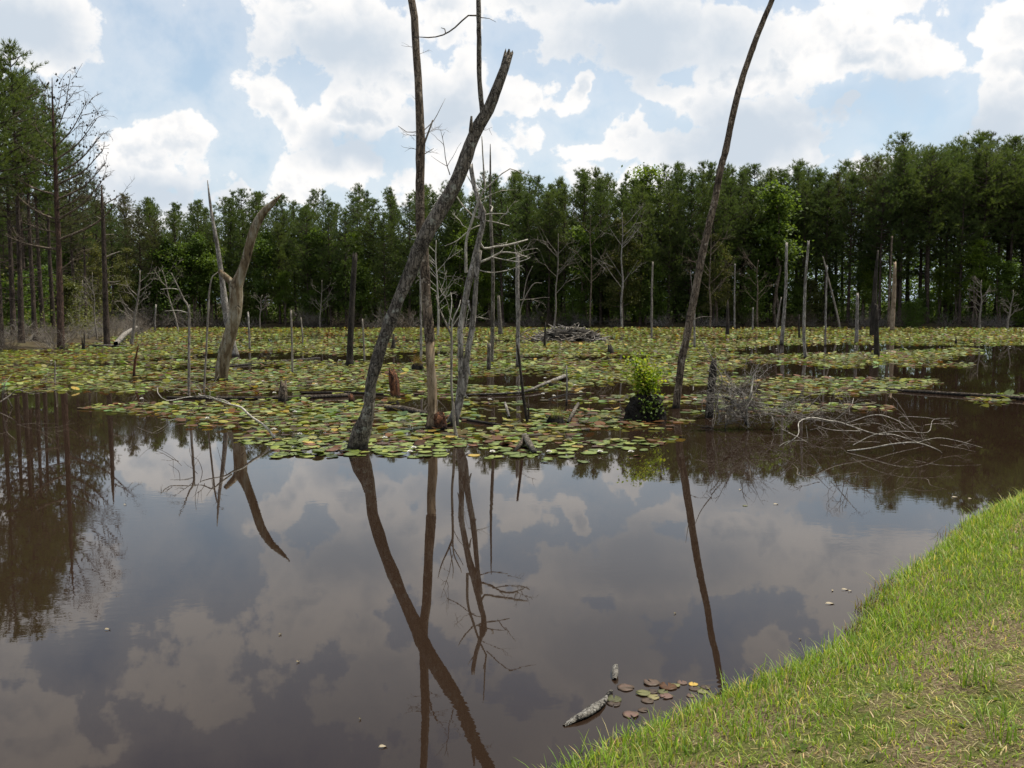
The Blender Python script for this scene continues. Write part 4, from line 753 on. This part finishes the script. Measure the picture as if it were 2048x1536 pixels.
branchwork('fallen_branch', 'pale fallen branch arching out of the pads over the open water', 'fallen branch', baseD(552, 879), (552, 879),
  [[(556, 884, 8), (547, 875, 8), (528, 852.5, 8), (498, 834, 8), (474, 818, 7), (456, 810, 6), (441, 804, 5), (409, 797, 4), (388, 789, 2.5)], [(460, 809, 5), (444, 796, 5), (434, 789, 4), (404, 790, 3.5), (381, 793, 3), (355, 796, 3), (338, 783, 2.5), (323, 773, 1.5)], [(419, 798, 2), (419, 784, 2), (413, 768, 1.2)], [(395, 792, 2), (391, 810, 1.8), (372, 828, 1.5), (355, 835, 1)], [(392, 791, 2), (392, 770, 1.6), (396, 740, 1)], [(355, 796, 1.6), (340, 812, 1.2), (318, 822, .8)], [(450, 808, 1.8), (436, 830, 1.5), (424, 858, 1)], [(360, 826, 1.5), (345, 848, 1.3), (322, 862, 1.2), (300, 862, 1), (292, 850, .6)]], M['pale'],
  [(404, 790, -.3, 1, 50, 1.5, 1), (381, 793, -.6, .6, 50, 1.5, 2), (338, 783, -.6, .7, 30, 1.4, 1), (355, 835, -1, -.1, 60, 1.4, 1), (391, 810, -.5, -.7, 60, 1.4, 1), (419, 784, .1, 1, 45, 1.3, 1)], {3: M['twig'], 5: M['twig'], 6: M['twig'], 7: M['twig']})
branchwork('fallen_branch', 'grey bare branch lying in the water at the left edge', 'fallen branch', baseD(8, 815), (8, 815),
  [[(-30, 820, 5), (-5, 806, 4.5), (12, 790, 4), (30, 782, 3), (75, 785, 2), (110, 782, 1)], [(5, 796, 3), (14, 770, 2.5), (18, 748, 1)], [(12, 790, 2.5), (25, 818, 2), (32, 836, 1)], [(-5, 806, 3), (-2, 830, 3), (4, 850, 1)]], M['twig'], [(30, 782, 1, .3, 90, 1.8, 2), (5, 800, .3, .8, 60, 1.6, 2), (20, 815, .6, -.3, 70, 1.5, 2), (60, 785, 1, .4, 70, 1.4, 2)])
# brushwood at the right
rng = np.random.default_rng(85)
branchwork('fallen_branch', 'sprawling pale fallen treetop lying on the open water', 'fallen branch', baseD(1705, 903), (1740, 903),
  [[(1570, 890, 2), (1597, 870, 3), (1612, 850, 3.5), (1643, 842, 4.5), (1691, 850, 4.5), (1720, 862, 4.5), (1776, 878, 4), (1833, 884, 3), (1890, 904, 2), (1907, 917, 1)], [(1695, 902, 4.5), (1734, 894, 5), (1776, 880, 4.5), (1819, 880, 3.5), (1861, 895, 2.5), (1878, 908, 1)], [(1706, 890, 2.5), (1748, 869, 2.5), (1791, 861, 2.2), (1833, 859, 2), (1861, 839, 1.6), (1884, 832, 1)], [(1691, 847, 2.5), (1737, 826, 2.2), (1776, 836, 2), (1810, 856, 1.4)], [(1830, 886, 2.2), (1876, 878, 2), (1904, 878, 1.6), (1935, 888, 1)], [(1612, 850, 2.2), (1616, 878, 2), (1630, 895, 1.2)], [(1563, 858, 2), (1600, 875, 2), (1638, 894, 1.4)], [(1558, 893, 2), (1578, 884, 1.8), (1610, 880, 1)], [(1665, 843, 2), (1690, 812, 1.6), (1708, 795, 1)], [(1791, 861, 1.8), (1760, 850, 1.5), (1700, 852, 1)], [(1810, 858, 1.8), (1800, 835, 1.5), (1840, 830, 1.2), (1870, 838, .8)], [(1778, 880, 2), (1790, 898, 1.8), (1780, 912, 1)], [(1720, 862, 2.2), (1660, 858, 1.8), (1625, 850, 1)]], M['pale'],
  [(a_, b_, rng.uniform(-1, 1), rng.uniform(-.1, .9), rng.uniform(35, 85), 1.5, 3) for a_, b_ in [(1643, 842), (1691, 850), (1720, 862), (1776, 870), (1833, 868), (1860, 880), (1800, 860), (1740, 850), (1620, 860), (1880, 890), (1850, 850), (1590, 872), (1700, 830), (1760, 885), (1825, 880), (1810, 890), (1845, 895), (1670, 850)]])
branchwork('brushwood_tangle', 'dense grey tangle of dead brush beside the dark broken post', 'brushwood', baseD(1475, 858), (1475, 858),
  [[(1497, 855, 4), (1494, 830, 3.5), (1493, 800, 3.5), (1495, 786, 3.5), (1506, 752, 2.5), (1512, 740, 1)], [(1440, 845, 3), (1438, 800, 2.6), (1446, 760, 2.4), (1432, 730, 1.5)], [(1450, 795, 5), (1468, 805, 5), (1485, 818, 5), (1494, 850, 5)], [(1413, 868, 1.4), (1398, 860, 2), (1425, 858, 2.5), (1448, 872, 2)], [(1450, 870, 2.2), (1455, 850, 2.4), (1460, 832, 2)], [(1540, 860, 2.5), (1543, 845, 2.2), (1538, 833, 1.5)], [(1427, 720, 2), (1410, 690, 1.5), (1396, 660, .8)], [(1505, 798, 2), (1540, 795, 2), (1590, 806, 1.2)], [(1428, 725, 2), (1445, 738, 2), (1466, 760, 1.4)], [(1530, 830, 2), (1560, 815, 1.8), (1600, 795, 1.2), (1650, 775, .8)], [(1600, 828, 2), (1632, 800, 2), (1648, 780, 1.2)]], M['silver'],
  [(rng.uniform(1432, 1512), rng.uniform(770, 852), rng.normal(), rng.uniform(-.5, 1.1), rng.uniform(40, 90), 1.7, 2) for _ in range(64)] + [(rng.uniform(1500, 1660), rng.uniform(815, 850), rng.normal(), rng.uniform(-.1, .7), rng.uniform(40, 90), 1.5, 2) for _ in range(36)], {2: M['dark'], 0: M['pale'], 5: M['pale']}, .25, 1, 'silver')
# thin stems round the foot of the twisted tree and left front twigs
rng = np.random.default_rng(86)
# islands
def mound(o0, rx, ry, h, mat, seed, n=34, rings=13, hang=.25, ro=.12):
    rg = np.random.default_rng(seed); a = np.linspace(0, 2 * np.pi, n, endpoint=False); V = [];
    for k in range(rings):
        f = k / (rings - 1); rad = math.cos(f * 1.5) ** .45; rr = rad * (1 + .16 * np.sin(a * 3 + seed) + .10 * np.sin(a * 5 + 2 * seed) + rg.uniform(-ro, ro, n)); V.append(np.stack([np.cos(a) * rr * rx, np.sin(a) * rr * ry, np.full(n, -hang + (h + hang) * math.sin(f * 1.5) ** 1.1) + rg.uniform(-.06, .06, n) * h], -1))
    V = np.concatenate(V + [[[0, 0, h]]]); i, j = np.meshgrid(np.arange(rings - 1), np.arange(n), indexing='ij'); j2 = (j + 1) % n
    Q = np.stack([i * n + j, i * n + j2, (i + 1) * n + j2, (i + 1) * n + j], -1).reshape(-1, 4); b = (rings - 1) * n; T = np.array([[b + q_, b + (q_ + 1) % n, len(V) - 1] for q_ in range(n)])
    return mesh_np('root_mound', V, [T, Q], True, mat)
def blades(P, H, wd, col, lean=.5, seg=3):
    """curved grass blades: roots P, heights H"""
    n = len(P); az = rng.uniform(0, 6.283, n); L = H * lean * rng.uniform(.1, 1.3, n); dirv = np.stack([np.cos(az), np.sin(az), 0 * az], -1); side = np.stack([-np.sin(az), np.cos(az), 0 * az], -1)
    f = np.array([0, .4, .75, 1.0])[:seg + 1] if seg == 3 else np.array([0, .55, 1.])
    rows_ = []
    for k, t_ in enumerate(f):
        c_ = P + dirv * (L * t_ ** 2)[:, None] + np.stack([0 * H, 0 * H, H * (t_ - .18 * lean * t_ ** 3)], -1)
        if k == len(f) - 1: rows_.append(c_[:, None])
        else: w2 = (wd * (1 - .55 * t_))[:, None]; rows_.append(np.stack([c_ - side * w2 / 2, c_ + side * w2 / 2], 1))
    V = np.concatenate(rows_, 1); m_ = V.shape[1]; b = (np.arange(n) * m_)[:, None]; Q = []; T = []
    for k in range(len(f) - 2): Q.append(b + np.array([[2 * k, 2 * k + 1, 2 * k + 3, 2 * k + 2]]))
    T = b + np.array([[m_ - 3, m_ - 2, m_ - 1]])
    return V.reshape(-1, 3), T, np.concatenate(Q), np.repeat(col, m_, 0)
def tuft(name, n, rad, h, cols, parent, z0=0, lean=.6, wd=.006):
    a = rng.uniform(0, 6.283, n); r_ = rad * np.sqrt(rng.random(n)); P = np.stack([np.cos(a) * r_, np.sin(a) * r_, np.full(n, z0) - .3 * r_ * 0], -1); c_ = np.array(cols)[rng.integers(0, len(cols), n)] * rng.uniform(.7, 1.3, (n, 1))
    V, T, Q, cc = blades(P, h * rng.uniform(.5, 1.2, n), np.full(n, wd), c_, lean); return link(name, mesh_np(name, V, [T, Q], True, M['grass'], cc), parent, None, 'stuff')
rng = np.random.default_rng(87)
P = ground(1290, 838); k_ = P[1] / FPX; r_ = thing('shrub_island', (P[0], P[1], 0), 'black root mound carrying a bright yellow green leafy shrub', 'shrub'); sz = 39 * k_
link('root_mound', mound(P, sz, sz * .9, 50 * k_, M['soil'], 3, 40, 16, .25, .2), r_); tuft('grass_tuft', 90, sz * .6, 26 * k_, [(.12, .15, .03), (.20, .18, .06)], r_, 34 * k_, 1.3, .006); b = MB(); LP = []
rng = np.random.default_rng(88)
for q in range(11):
    az = rng.uniform(0, 6.283); hh = rng.uniform(70, 146) * k_; sp = rng.uniform(5, 32) * k_; t_ = np.linspace(0, 1, 6); pts = np.stack([np.cos(az) * sp * t_, np.sin(az) * sp * t_, 38 * k_ + (hh - 38 * k_) * t_], -1); b.tube(pts, np.linspace(.022, .005, 6), 5)
    for i in range(115):
        f = rng.uniform(.26, 1.03); c_ = pts[0] + (pts[-1] - pts[0]) * f; LP.append(c_ + rng.standard_normal(3) * np.array([.13, .13, .07]))
link('stems', b.mesh('stems', M['dark']), r_, None, 'stuff'); V, Q = leaves(np.array(LP), .075, .6); b = MB(); b.add(V, None, Q); link('foliage', b.mesh('foliage', M['leaf_shrub']), r_)
LP = rng.standard_normal((170, 3)) * [.13, .08, .15] + [.10, -.36, .30]; V, Q = leaves(LP, .06, .4); b = MB(); b.add(V, None, Q); link('creeper', b.mesh('creeper', M['leaf']), r_)
for px, py, w_, h_, lab, cols in [(835, 740, 13, 20, 'small tussock with orange brown grass round a thin pole', [(.22, .12, .03), (.12, .11, .03), (.3, .2, .06)]), (1112, 846, 18, 22, 'small dark tussock with a tuft of thin green grass', [(.16, .17, .04), (.10, .13, .03), (.25, .21, .08)]), (785, 808, 14, 10, 'low tussock with straw coloured grass by the rotten stump', [(.26, .22, .08), (.15, .15, .04)]), (1108, 772, 14, 9, 'low brown tussock in the middle pads', [(.2, .14, .06), (.12, .1, .04)])]:
    P = ground(px, py); k_ = P[1] / FPX; r_ = thing('tussock', (P[0], P[1], 0), lab, 'tussock'); link('root_mound', mound(P, w_ * k_, w_ * k_ * .8, h_ * .7 * k_, M['soil'], px % 7), r_); tuft('grass_tuft', 170, w_ * .7 * k_, h_ * 1.2 * k_, cols, r_, h_ * .45 * k_, .7, .004 + .004 * k_)
b = MB(); rb = [o for o in C.objects if o.get('label', '').startswith('tall straight dead')][0]
link('root_collar', mound(None, .21, .17, .34, M['red'], 5, 34, 14, .2, .16), rb).location = (.05, -.02, 0)
# the heap of sticks
rng = np.random.default_rng(89); P = ground(1138, 683); D = P[1]; k_ = D / FPX
r_ = thing('stick_lodge', (P[0], P[1] + 1.5, 0), 'low wide heap of pale grey sticks, a beaver lodge, in the far pads', 'stick heap'); link('mound', mound(None, 58 * k_, 1.7, 24 * k_, M['soil'], 2, 40), r_)
SM = []
for v in range(6):
    b_ = MB(); L = 1.6; b_.tube([(-L / 2, 0, 0), (-L / 6, rng.normal() * .05, rng.normal() * .05), (L / 6, rng.normal() * .06, rng.normal() * .06), (L / 2, 0, 0)], [.04, .036, .03, .02], 6, .06); SM.append(b_.mesh('stick', M['silver'] if v % 2 else M['twig']))
def stick_at():
    a = rng.uniform(0, 6.283); f = math.sqrt(rng.random()) * 1.25; xx = math.cos(a) * f * 68 * k_; yy = math.sin(a) * f * 1.8; zz = max(.02, 28 * k_ * (1 - .8 * f ** 1.2)) + rng.uniform(0, .12); return xx, yy, zz
for q in range(190):
    o = link('stick', SM[q % 6], r_, stick_at()); o.rotation_euler = (0, rng.normal() * .28, rng.uniform(0, 6.28)); o.scale = (rng.uniform(.5, 1.3),) * 3
# bare brush along the far and left shores
def bush_mesh(seed, mt, n=26, L=1.5):
    global rng; rng = np.random.default_rng(seed); b_ = MB()
    for q in range(n):
        a = rng.uniform(0, 6.283); rr_ = rng.uniform(0, .5); twigs_of(b_, (math.cos(a) * rr_, math.sin(a) * rr_, -.1), (math.cos(a) * .7, math.sin(a) * .7, rng.uniform(.4, 1.3)), rng.uniform(.6, 1.2) * L, .014, 2, 3, .4)
    return b_.mesh('bare_twigs', mt)
BU = [bush_mesh(300 + q, M[mt_]) for q, mt_ in enumerate(['twig', 'bark_brown', 'silver', 'twig'])]
rng = np.random.default_rng(90); nb = 0
for q in range(95):
    if q < 60: px = rng.uniform(240, 2060); xx = at(px, 650, 115)[0]; yy = FAR(xx) + rng.uniform(-1.2, .8); sc = rng.uniform(.7, 1.7) * (1.25 if px < 900 else 1)
    else:
        yy = rng.uniform(47, 100); xx = LEFT(yy) - rng.uniform(-.8, 2.5); sc = rng.uniform(.6, 1.2)
    r_ = thing('bare_bush', (xx, yy, float(landz(np.array(xx), np.array(yy))) if landz(np.array(xx), np.array(yy)) > 0 else 0), 'leafless grey brown brush at the far waterline ' + mark(1024 + FPX * xx / yy) if q < 60 else 'leafless grey brown brush on the left shore under the pines', 'brush', 'bare brush along the shores', rng.uniform(0, 6), sc)
    link('bare_twigs', BU[q % 4], r_, None, 'stuff')

# ------------------------------------------------------------------ grass on the bank
rng = np.random.default_rng(91)
n = 420000; x = rng.uniform(-2.5, 11, n); y = rng.uniform(-.5, 15.5, n); z, sdist = bankz(x, y); px, py = topx(np.stack([x, y, z], -1)); d_ = np.hypot(x, y)
ok = (sdist > -.10) & (sdist < 5.5) & (y > .8) & (px > 700) & (px < 2700) & (py < 2000) & (py > 800)
x, y, z, sdist, d_ = x[ok], y[ok], z[ok], sdist[ok], d_[ok]; n = len(x)
def grow(x, y, z, sdist, name, label, H, wd, palette, wts, lean):
    n = len(x); pal = np.array(palette)[rng.choice(len(palette), n, p=wts)] * rng.uniform(.7, 1.3, (n, 1)); pal[:, 0] *= rng.uniform(.85, 1.2, n)
    V, T, Q, cc = blades(np.stack([x, y, z - .01], -1), H, wd, pal, lean); o = link(name, mesh_np(name, V, [T, Q], True, M['grass'], cc), kind='stuff'); tag(o, label, 'grass')
GREENS = [(.165, .275, .028), (.225, .33, .036), (.115, .20, .024), (.32, .36, .06), (.46, .40, .16)]
lush = fbm(x * .9, y * .9, 95); nearw = np.clip(1 - sdist / 1.7, 0, 1); p_ = np.clip(nearw * 1.25 + (lush - .50) * 2.4, .12, 1)
g1 = rng.random(n) < p_ * .85
H = (.034 + .070 * rng.random(g1.sum()) ** 1.6) * (.55 + .6 * nearw[g1]) * (.6 + .8 * lush[g1])
grow(x[g1], y[g1], z[g1], sdist[g1], 'long_grass', 'lush long green grass along the edge of the bank', H, rng.uniform(.005, .010, g1.sum()), GREENS, [.32, .28, .20, .11, .09], .8)
g2 = ~g1
grow(x[g2], y[g2], z[g2], sdist[g2], 'mown_grass', 'short dry mown grass on top of the bank', .014 + .03 * rng.random(g2.sum()), rng.uniform(.004, .008, g2.sum()), [(.24, .34, .04), (.46, .38, .19), (.34, .36, .08), (.56, .47, .28), (.30, .20, .10)], [.38, .21, .22, .12, .07], 1.8)
# seed-head stalks and taller blades at the very edge
k = 5200; i = rng.integers(0, n, k * 5); i = i[(sdist[i] < .55)][:k]
grow(x[i] + rng.normal(0, .02, len(i)), y[i] + rng.normal(0, .02, len(i)), z[i], sdist[i], 'tall_grass', 'tall ragged grass blades overhanging the waterline', rng.uniform(.06, .18, len(i)), rng.uniform(.004, .008, len(i)), GREENS, [.3, .3, .15, .15, .10], .8)
# weeds: broad-leaved rosettes, each its own plant
WEED = []
for v in range(4):
    rng = np.random.default_rng(120 + v); b = MB(); nl = 9 + v
    for q in range(nl):
        a = q * 2.4; L = rng.uniform(.05, .09); el = rng.uniform(.15, .9); d = np.array([math.cos(a) * math.cos(el), math.sin(a) * math.cos(el), math.sin(el)]); s_ = np.array([-math.sin(a), math.cos(a), 0]) * L * .2
        b.add([[0, 0, 0], d * L * .4 + s_, d * L * .8 + s_ * .7, d * L + [0, 0, -.01], d * L * .8 - s_ * .7, d * L * .4 - s_], None, [[0, 1, 4, 5], [1, 2, 3, 4]])
    WEED.append(b.mesh('weed', (M['leaf'], M['leaf_bright'], M['leaf'], M['leaf_olive'])[v]))
rng = np.random.default_rng(130)
for q, (px, py) in enumerate([(1908, 1340), (1660, 1425), (1738, 1398), (1680, 1470), (1930, 1455), (1820, 1415), (1990, 1400), (1750, 1520), (2010, 1330), (1600, 1500), (1855, 1500), (1970, 1500), (1560, 1440), (1840, 1330), (2030, 1460), (1700, 1350)]):
    d = ray(px, py); t_ = np.linspace(.5, 30, 3000); Pq = np.array([0, 0, HC]) + d * t_[:, None]; zz, _s = bankz(Pq[:, 0], Pq[:, 1]); hit = Pq[np.argmax(Pq[:, 2] < zz)]
    o = link('weed', WEED[q % 4], None, tuple(hit - [0, 0, .004])); o.scale = (rng.uniform(.35, .7),) * 3; o.rotation_euler[2] = rng.uniform(0, 6); tag(o, ['dark green broad leaved weed in the mown grass', 'yellow green leafy weed in the mown grass', 'dark green broad leaved weed in the mown grass', 'dull olive weed in the mown grass'][q % 4], 'weed', 'weeds in the lawn')

def bank_hit(px, py):
    d = ray(px, py); t_ = np.linspace(.5, 30, 3000); Pq = np.array([0, 0, HC]) + d * t_[:, None]; zz, _s = bankz(Pq[:, 0], Pq[:, 1]); return Pq[np.argmax(Pq[:, 2] < zz)]
rng = np.random.default_rng(140)
for px, py, n, rad, h, kd in [(1810, 1380, 60, .05, .16, 0), (1960, 1370, 70, .06, .22, 0), (1665, 1425, 60, .05, .15, 0), (1500, 1470, 70, .06, .14, 0), (1990, 1440, 60, .06, .15, 0), (1930, 1460, 50, .07, .07, 1), (2030, 1480, 70, .07, .18, 0), (1400, 1500, 60, .05, .13, 0), (1790, 1480, 40, .05, .10, 0), (1620, 1360, 90, .09, .17, 0), (1850, 1250, 120, .12, .18, 0), (1930, 1230, 120, .14, .18, 0), (1745, 1222, 150, .08, .16, 2), (1722, 1266, 130, .08, .13, 2), (1780, 1185, 80, .07, .14, 2), (1905, 1075, 90, .10, .17, 2), (1970, 1050, 120, .14, .25, 0), (2020, 1030, 120, .14, .25, 0)]:
    P = bank_hit(px, py); r_ = link('grass_tuft', None, None, tuple(P - [0, 0, .01])); cols = [[(.16, .26, .022), (.22, .31, .03), (.11, .19, .02)], [(.38, .38, .04), (.30, .33, .05)], [(.16, .085, .035), (.11, .07, .03), (.20, .19, .05), (.24, .15, .06)]][kd]
    me_o = tuft('blades', int(n * .6), rad * 1.7, h * .8, cols, r_, 0, 1.0, .006); r_.empty_display_size = .05
    tag(r_, ['taller tuft of green blades standing out of the bank grass', 'flat yellow green tuft in the mown grass', 'reddish brown dead tuft at the edge of the bank'][kd], 'grass tuft', 'tufts on the bank')
# curling flakes of bark on the twisted stems
tw_ = [o for o in C.objects if o.get('label', '').startswith('twisted pair')][0]; o0 = np.array(tw_.location); Dt = o0[1]
for px, py, L, w_, dx in [(926, 750, 34, 5, 3), (919, 742, 22, 5, -3), (937, 735, 20, 5, 5), (922, 776, 20, 9, 14), (934, 690, 24, 4, 5), (918, 690, 26, 4, -4), (946, 640, 22, 4, 5), (966, 425, 22, 8, 3), (960, 418, 20, 7, -3), (929, 610, 24, 4, -4), (937, 600, 22, 4, 4), (950, 535, 18, 5, 4)]:
    t_ = np.linspace(0, 1, 5); base = np.array([at(px + dx * f ** 2, py + L * f, Dt - .09 - .03 * f) for f in t_]) - o0; hw = np.array([[w_ * .5 / FPX * Dt, 0, 0]]) * (1 - .6 * t_[:, None] ** 2)
    V = np.concatenate([base - hw, base + hw, base - hw + [0, .012, 0], base + hw + [0, .012, 0]]); i = np.arange(4); Q = np.concatenate([np.stack([i, i + 1, i + 6, i + 5], -1), np.stack([i + 10, i + 15, i + 16, i + 11], -1), np.stack([i, i + 10, i + 11, i + 1], -1), np.stack([i + 5, i + 6, i + 16, i + 15], -1)])
    link('bark_flake', mesh_np('bark_flake', V, Q, False, M['silver']), tw_)
